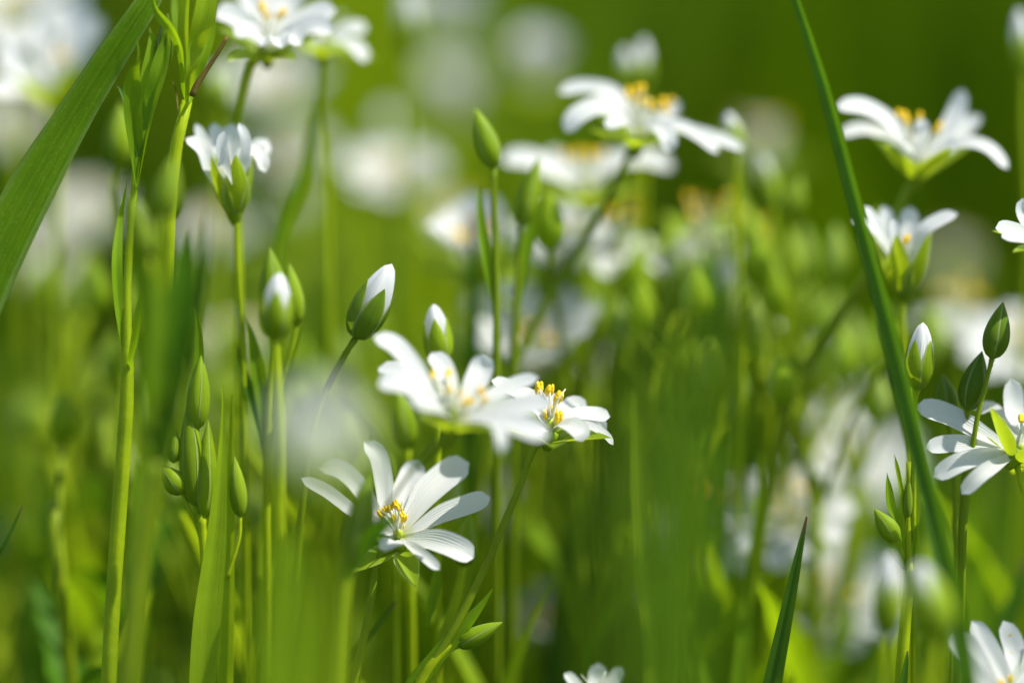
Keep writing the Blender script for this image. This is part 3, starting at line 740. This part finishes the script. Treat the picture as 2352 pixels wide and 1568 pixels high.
bud_plant('blurred green bud under the left side of the middle blossom',
          [dict(b=(935, 1030), t=(915, 890), w=56)], [(935, 1028, 14), (940, 1150, 16), (945, 1400, 18)], 12)
B2 = 'blurred buds behind the flowers'
for lab, b, t, w, wh, d in [
    ('blurred pale bud, left one of the twin buds above the upper flower with orange stamens', (1448, 205), (1432, 108), 42, 0.9, 38),
    ('blurred whitish bud, taller one of the twin buds above the upper flower with orange stamens', (1476, 205), (1478, 88), 46, 0.95, 38),
    ('blurred yellowish bud with a cream tip beside the right end of the upper flower', (1692, 348), (1672, 258), 46, 0.6, 24),
    ('soft white bud cut by the top edge left of the grey haze', (940, 120), (938, -30), 56, 1.0, 58),
    ('soft cream bud high left of centre above a round white blur', (900, 372), (888, 250), 78, 0.7, 105),
    ('blurred cream and green bud cut by the top right corner', (2352, 170), (2340, 20), 50, 0.9, 30),
    ('blurred olive bud left of the pair under the pale upper haze at right', (1772, 480), (1752, 360), 50, 0.2, 38),
    ('blurred olive bud right of the pair under the pale upper haze at right', (1812, 500), (1840, 405), 46, 0, 30),
    ('blurred yellow bud glowing over the slim stalks right of centre', (1818, 660), (1820, 525), 46, 0, 34),
    ('dim green bud in the thicket between the middle and right flowers', (1532, 640), (1542, 520), 52, 0, 40),
    ('small dim yellow bud over the deep green blades', (1482, 760), (1480, 640), 40, 0, 46),
    ('dim yellow green bud low in the thicket right of the dark gap', (1730, 590), (1716, 470), 52, 0, 36),
    ('soft pale bud near the seam of the left haze and the white round blossom', (495, 250), (500, 150), 60, 0.1, 45),
    ('tiny dim bud in the mid distance right of the slanting olive stalk', (1785, 790), (1790, 740), 26, 0.9, 34),
    ('large soft white bud floating in the pale haze left of the closed white bud', (690, 560), (660, 420), 60, 1.0, 120),
    ]:
    bud_plant(lab, [dict(b=b, t=t, w=w, white=wh)], [(b[0], b[1], 10), (b[0] + random.uniform(-12, 12), b[1] + 120, 13), (b[0] + random.uniform(-25, 25), b[1] + 330, 15)], d, group=B2, dy=0.03)

# ================================================================== FLOWERS
FG = 'open white stitchwort flowers'
make_flower('sharp white flower opening toward the camera, lowest of the central three', 918, 1236, 0, (-0.12, 0.72, 0.68),
    petals=[[(30, (691, 1097, 1), (751, 1128, 1), (826, 1185, 0)), (34, (832, 1212, -3), (848, 1200, -2), (880, 1215, -1))],
            [(42, (731, 1073, 4), (775, 1076, 4), (818, 1110, 3), (866, 1180, 1)), (44, (834, 1014, 4), (868, 1046, 4), (882, 1110, 3), (888, 1180, 1))],
            [(58, (962, 1056, 6), (950, 1085, 6), (925, 1150, 3), (912, 1205, 1)), (66, (1078, 1062, 5), (1040, 1084, 5), (980, 1136, 3), (932, 1205, 1))],
            [(46, (1127, 1142, 2), (1084, 1158, 2), (1013, 1184, 1), (946, 1222, 0)), (54, (1090, 1280, -3), (1037, 1254, -3), (990, 1240, -2), (944, 1238, -1))],
            [(26, (1010, 1308, -5), (976, 1278, -4), (940, 1250, -2)), (34, (872, 1260, -6), (892, 1248, -6), (918, 1244, -3))]],
    anthers=[(908, 1157), (896, 1167), (917, 1166), (874, 1178), (878, 1184), (924, 1184), (919, 1198), (921, 1206), (928, 1192, -1), (886, 1172), (904, 1190, -2)],
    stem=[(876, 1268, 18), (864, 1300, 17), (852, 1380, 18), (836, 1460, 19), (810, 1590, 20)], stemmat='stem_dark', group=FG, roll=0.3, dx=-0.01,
    sep=(0.0062, 0.0030, 8, -6))
make_flower('large softly blurred white blossom seen from the side, overlapping its smaller neighbour at the centre', 1040, 968, -13, (0.12, 0.92, 0.36),
    petals=[[(42, (858, 772, 2), (906, 792, 2), (952, 846, 1), (990, 905, 0)), (50, (868, 884, -2), (908, 880, -2), (956, 895, -1), (1000, 925, 0))],
            [(48, (990, 810, 6), (1018, 845, 5), (1034, 905, 2)), (40, (868, 846, 7), (905, 850, 6), (975, 900, 3))],
            [(56, (1112, 810, 5), (1106, 846, 5), (1085, 898, 3), (1062, 945, 1)), (34, (1238, 866, 4), (1185, 884, 4), (1133, 908, 3), (1083, 945, 1))],
            [(44, (1268, 930, -2), (1195, 933, -1), (1120, 942, 0)), (50, (1258, 1006, -6), (1208, 984, -5), (1145, 963, -3), (1095, 958, -1))],
            [(30, (1152, 1044, -6), (1153, 1010, -6), (1140, 975, -4), (1090, 962, -1)), (42, (940, 912, -7), (970, 930, -6), (1010, 945, -3))]],
    anthers=[(994, 862, 2), (1030, 858, 3), (1032, 895), (1055, 904), (1104, 898), (1082, 920), (1067, 924, -1), (1112, 918)],
    stem=[(1020, 1014, 30), (1004, 1030, 20), (972, 1052, 11), (938, 1092, 9), (898, 1150, 9), (850, 1228, 12), (812, 1290, 18), (796, 1400, 22), (784, 1590, 24)], stemmat='stem_dark', group=FG, sep=(0.0075, 0.0042, 38, 22), roll=0.8)
make_flower('small sharp white flower with large yellow anthers, tucked behind the blurred middle blossom', 1262, 990, 0, (0.12, 0.93, 0.34),
    petals=[[(30, (1128, 873, 3), (1160, 885, 3), (1215, 925, 2)), (40, (1180, 906, 1), (1215, 916, 1), (1245, 948, 0))],
            [(34, (1272, 902, 4), (1270, 930, 3), (1264, 965, 1)), (24, (1170, 960, 0), (1205, 965, 0), (1240, 980, 0))],
            [(36, (1350, 938, 4), (1312, 932, 4), (1284, 955, 2)), (34, (1402, 957, 2), (1370, 953, 2), (1322, 953, 1), (1285, 970, 0))],
            [(24, (1394, 988, 3), (1372, 970, 3), (1320, 965, 2)), (18, (1409, 1022, 0), (1390, 998, 0), (1352, 978, 0), (1300, 975, 0))],
            [(44, (1338, 1014, -4), (1332, 992, -4), (1305, 974, -3), (1280, 976, -1)), (30, (1215, 1000, -5), (1225, 985, -4), (1248, 985, -2))]],
    anthers=[(1238, 891), (1262, 897), (1283, 912), (1271, 942), (1256, 951), (1283, 958, -1)], asize=0.00080,
    stem=[(1230, 1024, 13), (1222, 1038, 13), (1196, 1110, 15), (1150, 1220, 17), (1110, 1310, 19), (1045, 1440, 20), (960, 1580, 22)], stemmat='stem_dark', group=FG, sep=(0.0072, 0.0040, 22, 12), roll=0.2, dx=-0.03)
make_flower('cup shaped white flower with arching petals above a green calyx, upper left', 538, 472, 7, (-0.05, 0.98, 0.12),
    petals=[[(32, (426, 318, -1), (466, 346, -1), (484, 396, -1), (515, 450, 0)), (24, (449, 284, 2), (466, 322, 2), (492, 380, 1))],
            [(36, (490, 282, 3), (497, 315, 3), (512, 385, 2), (528, 445, 1)), (48, (536, 284, 3), (530, 320, 3), (527, 385, 2), (534, 445, 1))],
            [(24, (548, 282, -2), (564, 320, -2), (560, 380, -2), (545, 440, -1)), (34, (610, 397, 0), (595, 362, 0), (566, 352, 0), (548, 400, 0))],
            [(22, (620, 356, 3), (608, 332, 3), (582, 338, 3), (558, 400, 2)), (28, (515, 300, -4), (510, 340, -4), (520, 400, -3))]],
    anthers=[(522, 380), (540, 378)],
    stem=[(541, 482, 14), (543, 510, 12), (545, 590, 14), (552, 700, 15), (558, 800, 16), (560, 1000, 17)], group=FG, sep=(0.0080, 0.0036, 50, 96), roll=0.45)
make_flower('soft white flower with orange stamens and drooping petals, high right of centre', 1462, 322, 19, (0.05, 0.93, 0.3),
    petals=[[(46, (1298, 304, -3), (1326, 268, -3), (1382, 246, -2), (1440, 275, -1)), (34, (1284, 214, 3), (1338, 204, 3), (1405, 212, 2), (1446, 258, 1))],
            [(36, (1392, 294, -6), (1418, 282, -5), (1446, 290, -2)), (30, (1360, 225, 6), (1400, 225, 5), (1445, 270, 2))],
            [(42, (1536, 350, -5), (1534, 318, -5), (1508, 290, -3), (1480, 295, -1)), (30, (1708, 346, 0), (1660, 326, 0), (1590, 305, 0), (1510, 290, 0))],
            [(32, (1650, 352, -2), (1610, 318, -2), (1550, 290, -1), (1500, 295, 0)), (44, (1562, 236, 5), (1535, 256, 5), (1492, 285, 2))]],
    anthers=[(1442, 212), (1452, 225), (1462, 208), (1474, 205), (1472, 236), (1492, 238), (1508, 250), (1522, 234), (1540, 232), (1530, 250)], asize=0.00062,
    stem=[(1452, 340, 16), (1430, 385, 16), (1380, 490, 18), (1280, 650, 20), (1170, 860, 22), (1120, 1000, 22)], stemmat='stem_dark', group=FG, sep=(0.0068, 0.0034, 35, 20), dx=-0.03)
make_flower('shaded blurred flower with dim orange stamens below the upper soft white one', 1345, 450, 34, (0.0, 0.93, 0.25),
    petals=[[(46, (1154, 371, -2), (1190, 366, -2), (1232, 374, -2), (1300, 410, -1)), (42, (1240, 385, 3), (1290, 400, 2))],
            [(40, (1545, 388, 2), (1480, 368, 2), (1400, 385, 1)), (40, (1470, 355, 5), (1420, 370, 4), (1375, 405, 2))],
            [(40, (1260, 345, 7), (1290, 370, 6), (1325, 410, 2)), (34, (1400, 345, 7), (1385, 370, 6))]],
    anthers=[(1298, 355), (1322, 358), (1330, 350), (1352, 352), (1358, 360), (1380, 352)], asize=0.0006, group=FG, stem_w=14)
make_flower('soft white flower with petals flung wide like wings at the upper right', 2108, 392, 17, (0.05, 0.97, 0.2),
    petals=[[(42, (1920, 246, -2), (1985, 252, -2), (2050, 290, -1), (2092, 350, 0)), (32, (1928, 312, 2), (1990, 300, 2), (2058, 325, 1))],
            [(40, (2211, 205, 3), (2200, 250, 3), (2166, 315, 2), (2130, 360, 1)), (40, (2254, 266, 4), (2224, 290, 4), (2172, 343, 2))],
            [(32, (2316, 388, -3), (2268, 340, -3), (2206, 330, -2), (2145, 362, -1)), (34, (2200, 330, -5), (2165, 345, -4), (2130, 372, -1))],
            [(34, (2116, 272, -3), (2117, 300, -3), (2112, 350, -1)), (30, (2060, 300, -5), (2075, 325, -4), (2095, 365, -1))]],
    anthers=[(2065, 262), (2078, 266), (2083, 280), (2112, 268), (2150, 302), (2158, 290)],
    stem=[(2104, 408, 22), (2090, 425, 22), (2068, 480, 24), (2010, 600, 24), (1930, 720, 24), (1850, 850, 24), (1800, 950, 22)], stemmat='stem_dark', group=FG, sep=(0.0080, 0.0036, 40, 40), dx=-0.03)
make_flower('small half open white flower in a green cup, right of the long slanting blade', 2078, 655, 11, (0.03, 0.98, 0.15),
    petals=[[(24, (1985, 472, -1), (2004, 502, -1), (2028, 545, -1), (2058, 610, 0)), (18, (1957, 507, 1), (1992, 520, 1), (2034, 565, 1))],
            [(38, (2028, 472, 3), (2036, 506, 3), (2056, 572, 2)), (44, (2090, 474, 3), (2088, 508, 3), (2082, 570, 2))],
            [(30, (2200, 490, -1), (2160, 508, -1), (2120, 535, -1), (2092, 600, 0)), (26, (2052, 500, -3), (2056, 540, -3), (2068, 600, -2))],
            [(26, (2150, 515, 3), (2125, 530, 3), (2096, 590, 2))]],
    anthers=[(2084, 548, -2), (2078, 556)],
    stem=[(2078, 665, 14), (2074, 700, 13), (2074, 760, 14), (2084, 900, 15), (2090, 1100, 16)], group=FG, sep=(0.0084, 0.0036, 50, 88), roll=0.9)
make_flower('white flower seen from beneath with grey shaded petals, cut by the right edge', 2338, 1038, 0, (0.50, 0.72, -0.30),
    petals=[[(50, (2102, 934, 2), (2165, 952, 2), (2240, 990, 1)), (40, (2125, 1028, 0), (2190, 1020, 0), (2260, 1025, 0))],
            [(44, (2144, 1096, -3), (2206, 1062, -3), (2270, 1044, -1)), (36, (2208, 1134, -4), (2250, 1092, -4), (2296, 1062, -2))],
            [(32, (2236, 940, 5), (2280, 940, 5), (2322, 980, 2)), (50, (2322, 870, 4), (2326, 930, 4), (2334, 990, 2))],
            [(40, (2420, 940, 3), (2390, 960, 3), (2355, 1000, 1)), (40, (2440, 1040, 0), (2400, 1035, 0))]],
    anthers=[(2345, 960), (2360, 965)],
    face=1.6, stem=[(2336, 1050, 16), (2338, 1080, 14), (2352, 1130, 14), (2380, 1200, 15), (2400, 1400, 16)], group=FG, sep=(0.0080, 0.0028, 14, 8), roll=1.9)
make_flower('sharp white petals of a flower almost wholly outside the right edge', 2420, 560, 0, (-0.1, 0.95, 0.3),
    petals=[[(34, (2286, 524, 0), (2316, 528, 0), (2370, 545, 0)), (40, (2348, 455, 3), (2356, 500, 3), (2390, 545, 1))], [(30, (2300, 545, -4), (2340, 548, -3), (2390, 556, -1))]],
    anthers=[(2390, 500)], stem=[(2420, 570, 14), (2425, 700, 14), (2430, 900, 15)], group=FG)
make_flower('white flower with narrow upright petals cut by the bottom right corner', 2340, 1650, -9, (-0.15, 0.85, 0.5),
    petals=[[(40, (2183, 1452, -1), (2205, 1496, -1), (2262, 1575, -1)), (40, (2206, 1448, 2), (2240, 1500, 2), (2290, 1590, 1))],
            [(46, (2232, 1424, 4), (2270, 1486, 4), (2312, 1570, 2)), (50, (2304, 1424, 5), (2330, 1490, 5), (2340, 1570, 2))],
            [(50, (2400, 1440, 4), (2380, 1500, 4), (2355, 1580, 2))]],
    anthers=[(2300, 1570), (2320, 1560)], stem=[(2340, 1660, 16), (2340, 1760, 16)], group=FG)
make_flower('white flower barely rising over the bottom edge below the dark gap', 1368, 1640, 6, (0, 0.92, 0.3),
    petals=[[(26, (1296, 1545, 0), (1320, 1570, 0), (1350, 1610, 0)), (20, (1330, 1575, 3), (1350, 1610, 2))],
            [(44, (1376, 1522, 3), (1374, 1560, 3), (1370, 1600, 1)), (30, (1430, 1530, 2), (1412, 1562, 2), (1385, 1610, 1))]],
    anthers=[(1370, 1600)], stem=[(1368, 1650, 14), (1370, 1740, 15)], group=FG)
make_flower('large soft white flower with yellow centre cut by the top edge left of centre', 612, 116, 14, (0.02, 0.86, 0.5),
    petals=[[(50, (494, 28, 0), (540, 42, 0), (595, 90, 0)), (44, (540, 84, -4), (575, 72, -3), (605, 100, -1))],
            [(46, (692, 104, -5), (665, 78, -5), (630, 98, -2)), (52, (772, 22, 1), (722, 40, 1), (655, 85, 0))],
            [(50, (540, -40, 5), (580, 10, 5), (608, 80, 2)), (54, (620, -60, 6), (622, 0, 6), (616, 80, 2))],
            [(54, (710, -45, 5), (668, 10, 5), (630, 80, 2)), (46, (762, 78, -3), (715, 62, -2), (650, 95, -1))],
            [(36, (600, 108, -7), (606, 85, -6), (612, 100, -2)), (46, (648, 112, -7), (640, 85, -6), (622, 104, -2))]],
    anthers=[(601, 14), (604, 24), (640, 40), (650, 30), (612, 40)],
    stem=[(592, 128, 26), (578, 145, 22), (562, 200, 20), (548, 280, 18), (546, 420, 18), (548, 600, 18)], group=FG, sep=(0.0068, 0.0034, 30, 12), asize=0.0006)
make_flower('soft bluish white petals of a flower right behind the large top one', 740, 110, 26, (0.3, 0.9, 0.2),
    petals=[[(34, (842, 70, 0), (806, 66, 0), (768, 84, 0)), (34, (842, 142, -3), (810, 104, -3), (770, 94, -1))], [(34, (700, 60, 4), (720, 80, 3))]],
    anthers=[(742, 70)], group=FG)
make_flower('blurred white flower with lifted petals and yellow green calyx, top left corner', 128, 238, 40, (-0.1, 0.95, 0.25),
    petals=[[(56, (232, 40, 0), (196, 92, 0), (150, 180, 0)), (54, (196, -20, 4), (170, 60, 4), (140, 170, 1))],
            [(44, (78, 40, 5), (98, 100, 4), (120, 180, 1)), (54, (-6, 120, 0), (45, 165, 0), (105, 215, 0))],
            [(48, (-30, 200, -5), (40, 212, -4), (100, 228, -1))]],
    anthers=[(150, 130), (130, 125)], stem_w=16, group=FG, sep=(0.0082, 0.004, 45, 60))
make_flower('very blurred flower with a yellow centre cut by the top left corner', 30, 60, 55, (0, 0.8, 0.6), group=FG, e0=30, e1=0, stem_w=14)
BG = 'distant blurred white flowers'
for a in [
    ('round white blur of a distant flower left above centre', 905, 460, 85, (0, 0.8, 0.6), 60, 20, 0.75),
    ('tall grey white haze of a far flower at the top left of centre', 1035, 120, 150, (0, 0.95, 0.3), 85, 70, 1.05),
    ('pale greenish haze of a far flower under the tall grey one', 1045, 290, 140, (0, 0.95, 0.3), 85, 65, 0.9),
    ('far dim flower haze left of the upper white flower', 1225, 215, 105, (0.1, 0.95, 0.2), 80, 60, 0.75),
    ('bright white blur split by a dark stalk below the pointed green bud', 1095, 625, 34, (-0.1, 0.85, 0.5), 75, 45, 0.8),
    ('creamy blurred flower full of stamens just above the centre', 1285, 600, 44, (-0.05, 0.8, 0.6), 50, 10, 0.72),
    ('bluish blurred flower touching the creamy one on its right', 1415, 585, 40, (0.1, 0.9, 0.4), 30, -40, 0.62),
    ('wide cream blur of a flower right above the small sharp flower', 1228, 865, 36, (0, 0.85, 0.55), 65, 20, 1.1),
    ('dim grey petals of a flower fading out right of the wide cream blur', 1330, 830, 80, (0.3, 0.85, 0.3), 25, -10, 0.6),
    ('pale blue green hanging petals in the thicket right of centre', 1610, 560, 40, (0.05, 0.8, 0.5), 0, -75, 0.62),
    ('second set of pale hanging petals lower in the thicket right of centre', 1712, 610, 44, (0.1, 0.8, 0.5), 0, -75, 0.5),
    ('soft white oval of a flower at the right edge beneath the half open one', 2205, 765, 60, (0, 0.95, 0.3), 25, -10, 0.5),
    ('blurred flower with a warm yellow heart at the right edge', 2352, 830, 50, (-0.1, 0.8, 0.6), 35, 0, 0.75),
    ('large pale haze of a flower right of the deep green blades', 1925, 960, 150, (0, 0.8, 0.6), 60, 30, 0.9),
    ('pale green haze of a far flower above the plump bud', 2190, 660, 150, (0, 0.9, 0.4), 80, 60, 0.6),
    ('bright white blur above the lone dark blade', 1815, 1200, 36, (-0.1, 0.65, 0.75), 35, 0, 0.75),
    ('white haze upper right of the lone dark blade', 1945, 1090, 100, (0.1, 0.7, 0.7), 40, 10, 0.85),
    ('pale blurred flower right of the lone dark blade', 1895, 1400, 48, (0.1, 0.65, 0.75), 35, 0, 0.95),
    ('blue white petals of a blurred flower left of the bright low blur', 1655, 1180, 38, (0, 0.7, 0.7), 10, -40, 0.8),
    ('dim spread petals of a blurred flower low right of centre', 1620, 1310, 54, (0, 0.7, 0.7), 15, -25, 0.75),
    ('pale blurred flower above the bottom edge flower', 1340, 1480, 55, (0, 0.85, 0.5), 60, 30, 0.85),
    ('dim bluish flower at the bottom left of the dark gap', 1245, 1490, 50, (0, 0.85, 0.5), 70, 40, 0.65),
    ('grey blurred flower behind the stem of the small sharp flower', 1150, 1200, 90, (0, 0.9, 0.5), 60, 40, 0.55),
    ('white haze at left between the leafy shoots and the edge', 200, 530, 110, (0, 0.8, 0.6), 50, 20, 0.62),
    ('pale haze of a far flower at the left under the broad blade', 110, 660, 160, (0, 0.85, 0.5), 70, 40, 0.75),
    ('pale haze just left of the cup shaped flower stem', 500, 580, 95, (0, 0.8, 0.6), 60, 30, 0.62),
    ('bright haze of a flower right of the cup shaped flower', 650, 410, 100, (0, 0.8, 0.6), 60, 30, 0.75),
    ('tall cream haze of a flower between the top flower and the cup', 640, 250, 100, (0, 0.8, 0.6), 60, 30, 0.75),
    ('grey haze behind the broad blade under the corner flower', 30, 340, 120, (0, 0.85, 0.5), 60, 30, 0.65),
    ('faint pale haze low behind the tall pointed buds', 545, 840, 80, (0, 0.85, 0.5), 60, 50, 0.6),
    ('pale haze in the thicket right of the upper flower', 1750, 380, 100, (0, 0.9, 0.4), 85, 70, 0.55),
    ('faint white haze behind the lone blade near the bottom edge', 1870, 1530, 110, (0, 0.9, 0.4), 60, 30, 0.6),
    ('dim white haze left of the blurred creamy flower', 1030, 560, 90, (0, 0.9, 0.4), 80, 60, 0.55),
    ('soft white haze behind the blurred low right buds', 2010, 1420, 90, (0, 0.9, 0.4), 60, 20, 0.65),
    ]:
    lab, x, y, d, ax, e0, e1, s = a
    make_flower(lab, x, y, d, ax, e0=e0, e1=e1, L=0.0112 * s, lw=0.0050 * s, group=BG, stem_w=13, sep=(0.0075, 0.0034, 30, 8), asize=0.0006, dy=0.03, n_st=8)
bud_plant('large pale cream blur close to the camera, left of the central flowers',
          [dict(b=(735, 1150), t=(728, 900), w=200, white=1.0)], [(738, 1104, 12), (745, 1200, 14), (748, 1700, 16)], -100)

# blurred leafy tips in front of the sharp flower
def near_leaves():
    stem = [(800, 1280, 34), (790, 1330, 30), (782, 1440, 28), (776, 1600, 28)]
    path, g = to_ground(stem, -14)
    r = thing('leafy_shoot', 'dark blurred leaf fork crossing in front of the left petals of the sharp flower', 'plant', g)
    add_tube(path, 'stem', 'leaf' and 'stem_dark', r, 12)
    make_bud((806, 1300), (853, 1085), 62, r, 0.0, -14, 'sepal_dark', name='bud')
    px_leaf(('grass_mid', 0.3, -15, [(918, 1176, 4, -2), (888, 1204, 32, -2), (850, 1242, 44, -1), (815, 1290, 40), (796, 1330, 20)]), -15, r)  # shade on this leaf is painted in by a darker green
near_leaves()

# ================================================================== THICKET OF LEAFY SHOOTS BEHIND
def proto_shoot(H, nl, buds, mat, lm):
    """a stitchwort shoot of height H at the world origin, moved later"""
    r = thing('leafy_shoot', 'soft blurred leafy shoot in the thicket behind the flowers', 'plant', (0, 0, 0), 'leafy shoots in the thicket behind')
    bend = random.uniform(-0.02, 0.02)
    f = lambda t: Vector((bend * t * t + 0.003 * math.sin(t * 7), 0.01 * t * t, H * t))
    add_tube([(*f(i / 14), 0.0011 - 0.0003 * i / 14) for i in range(15)], 'stem', mat, r, 8)
    for k in range(nl):
        t = 0.35 + 0.6 * k / nl; a = random.random() * 3
        for sgn in (-1, 1):
            dv = Vector((math.cos(a) * sgn, math.sin(a) * sgn, 0)); L = random.uniform(0.022, 0.040)
            pts = [(*(f(t) + dv * L * 0.42 * (u ** 1.3) + Vector((0, 0, L * 0.9 * u - 0.006 * u * u))), random.uniform(0.0020, 0.0034) ) for u in [i / 10 for i in range(11)]]
            m = MB(); m.sheet(pts, (Vector((0, 0, 1)) - dv).normalized(), prof_leaf, 0.2, 4, fold=0.3); m.build('leaf', lm, r)
    for k in range(buds):
        a = random.random() * 6; b = f(0.97); e = b + Vector((0.010 * math.cos(a), 0.010 * math.sin(a), random.uniform(0.010, 0.026)))
        add_tube([tuple(v) for v in spline([(*b, 0.00045), (*((b + e) / 2 + Vector((0, 0, 0.003))), 0.0004), (*e, 0.0004)], 7)], 'stalk', mat, r, 6)
        m = MB(); m.tube([(*(e + Vector((0, 0, 0.0075 * t))), 0.0019 * max(0.02, math.sin(math.pi * t ** 0.75)) ** 0.85) for t in [i / 9 for i in range(10)]], 10)
        m.build('bud', 'sepal', r)
    return r
protos = [proto_shoot(0.20, 4, 3, 'stem', 'leaf'), proto_shoot(0.19, 5, 2, 'stem', 'grass'), proto_shoot(0.21, 5, 1, 'stem_dark', 'grass_mid'), proto_shoot(0.18, 4, 4, 'stem_dark', 'leaf'),
          proto_shoot(0.20, 3, 4, 'stem', 'leaf'), proto_shoot(0.20, 4, 3, 'stem_dark', 'leaf')]
for i in range(124):
    src = protos[4 + i % 2] if 90 <= i < 108 else protos[i % 4]
    d = random.uniform(42, 75) if i < 24 else random.uniform(75, 230)
    px = -60 + 2470 * ((i * 0.6180339) % 1.0)
    if 1130 < px < 1450: px += 340
    if i >= 46: px = random.uniform(1420, 1840) if i % 2 else random.uniform(120, 900)
    if 1740 < px < 2060: px -= 1310
    top = (skyline(px) if not (i >= 46 and i % 2) else random.uniform(330, 720)) + random.uniform(-30, 260) + (60 if d < 60 else 0)
    p = at(px, top, d)
    if i < 4 or i in (90, 91): o = src
    else:
        o = src.copy(); C.objects.link(o)
        for ch in list(src.children):
            c = ch.copy(); C.objects.link(c); c.parent = o
    if i >= 108:
        d = random.uniform(24, 75); p = at(random.uniform(60, 640), random.uniform(420, 860), d)
    elif i >= 84:
        d = random.uniform(30, 58); p = at(random.uniform(1440, 1790), random.uniform(330, 620), d)
    o.location = (p.x, p.y, 0); k = p.z / 0.228; o.scale = (1, 1, max(k, 0.5)); o.rotation_euler = (0, 0, random.random() * 6.28)
for lab, x, yt, w, d in [
    ('wide lime veil of a blade almost touching the lens at the lower left', 560, 1330, 60, -125),
    ('wide lime veil of a blade almost touching the lens under the cream haze', 700, 1250, 56, -112),
    ('wide lime veil of a blade almost touching the lens left of the flower stem', 790, 1420, 60, -130),
    ('wide deep green veil of a blade almost touching the lens right of the centre', 1545, 700, 84, -132),
    ('wide deep green veil of a blade almost touching the lens, tallest right of centre', 1630, 660, 70, -126),
    ('wide deep green veil of a blade almost touching the lens below the centre', 1440, 950, 70, -138),
    ('wide green veil of a blade almost touching the lens in the bottom left corner', 330, 1440, 50, -120)]:
    blade(lab, [(x, yt, 8), (x - 6, yt + 120, w), (x - 10, yt + 400, w), (x - 12, yt + 700, w)], d, 'grass' if x > 1000 or x < 600 else 'leaf_pale', 'blades very close to the camera', random.uniform(-30, 30))
# tussocks of taller grass standing farther out
for lab, x, y, n, mat, hh in [
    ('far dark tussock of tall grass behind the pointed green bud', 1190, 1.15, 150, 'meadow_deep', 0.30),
    ('far olive tussock of tall grass left of the long slanting blade', 1640, 1.35, 110, 'meadow_deep', 0.32),
    ('far light tussock of tall grass close left of the long slanting blade', 1745, 1.25, 120, 'meadow', 0.32),
    ('far tussock of tall grass in the upper right corner', 2330, 1.3, 120, 'meadow', 0.30),
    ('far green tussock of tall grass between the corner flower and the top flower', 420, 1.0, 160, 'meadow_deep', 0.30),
    ('far lime tussock of tall grass left of the tall grey haze', 880, 0.95, 160, 'leaf_pale', 0.28),
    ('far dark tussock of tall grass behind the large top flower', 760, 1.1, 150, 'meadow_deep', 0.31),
    ('far mid green tussock of tall grass behind the upper soft flower', 1440, 1.9, 140, 'meadow', 0.33),
    ('far mid green tussock of tall grass above the winged flower', 2060, 1.8, 140, 'meadow', 0.33)]:
    cx = (x - 1176) * PXM * y / FOCUS; m = MB()
    for k in range(int(n * 1.7)):
        a = random.random() * 6.28; rr_ = random.gauss(0, 0.02 * y); bx = cx + rr_ * math.cos(a); by = y + rr_ * math.sin(a)
        h = hh * random.uniform(0.6, 1.05) * (0.85 + 0.15 * y); ln = random.gauss(0, 0.04); ub = random.random() * 9
        rows = []
        for i in range(6):
            t = i / 5; w = 0.0034 * (1 - t ** 2) + 0.0001
            c0 = Vector((bx + ln * t * t, by + ln * 0.4 * t, h * t)); sd = Vector((math.cos(a), math.sin(a), 0)) * w
            rows.append([(c0 - sd, (ub, t * 0.88)), (c0 + sd, (ub + 0.02, t * 0.88))])
        m.grid(rows)
    tag(m.build('grass_tussock', mat, None, (cx, y, 0)), lab, 'grass tussock', 'far tussocks of taller grass', 'thing')
print("objects", len(bpy.data.objects))
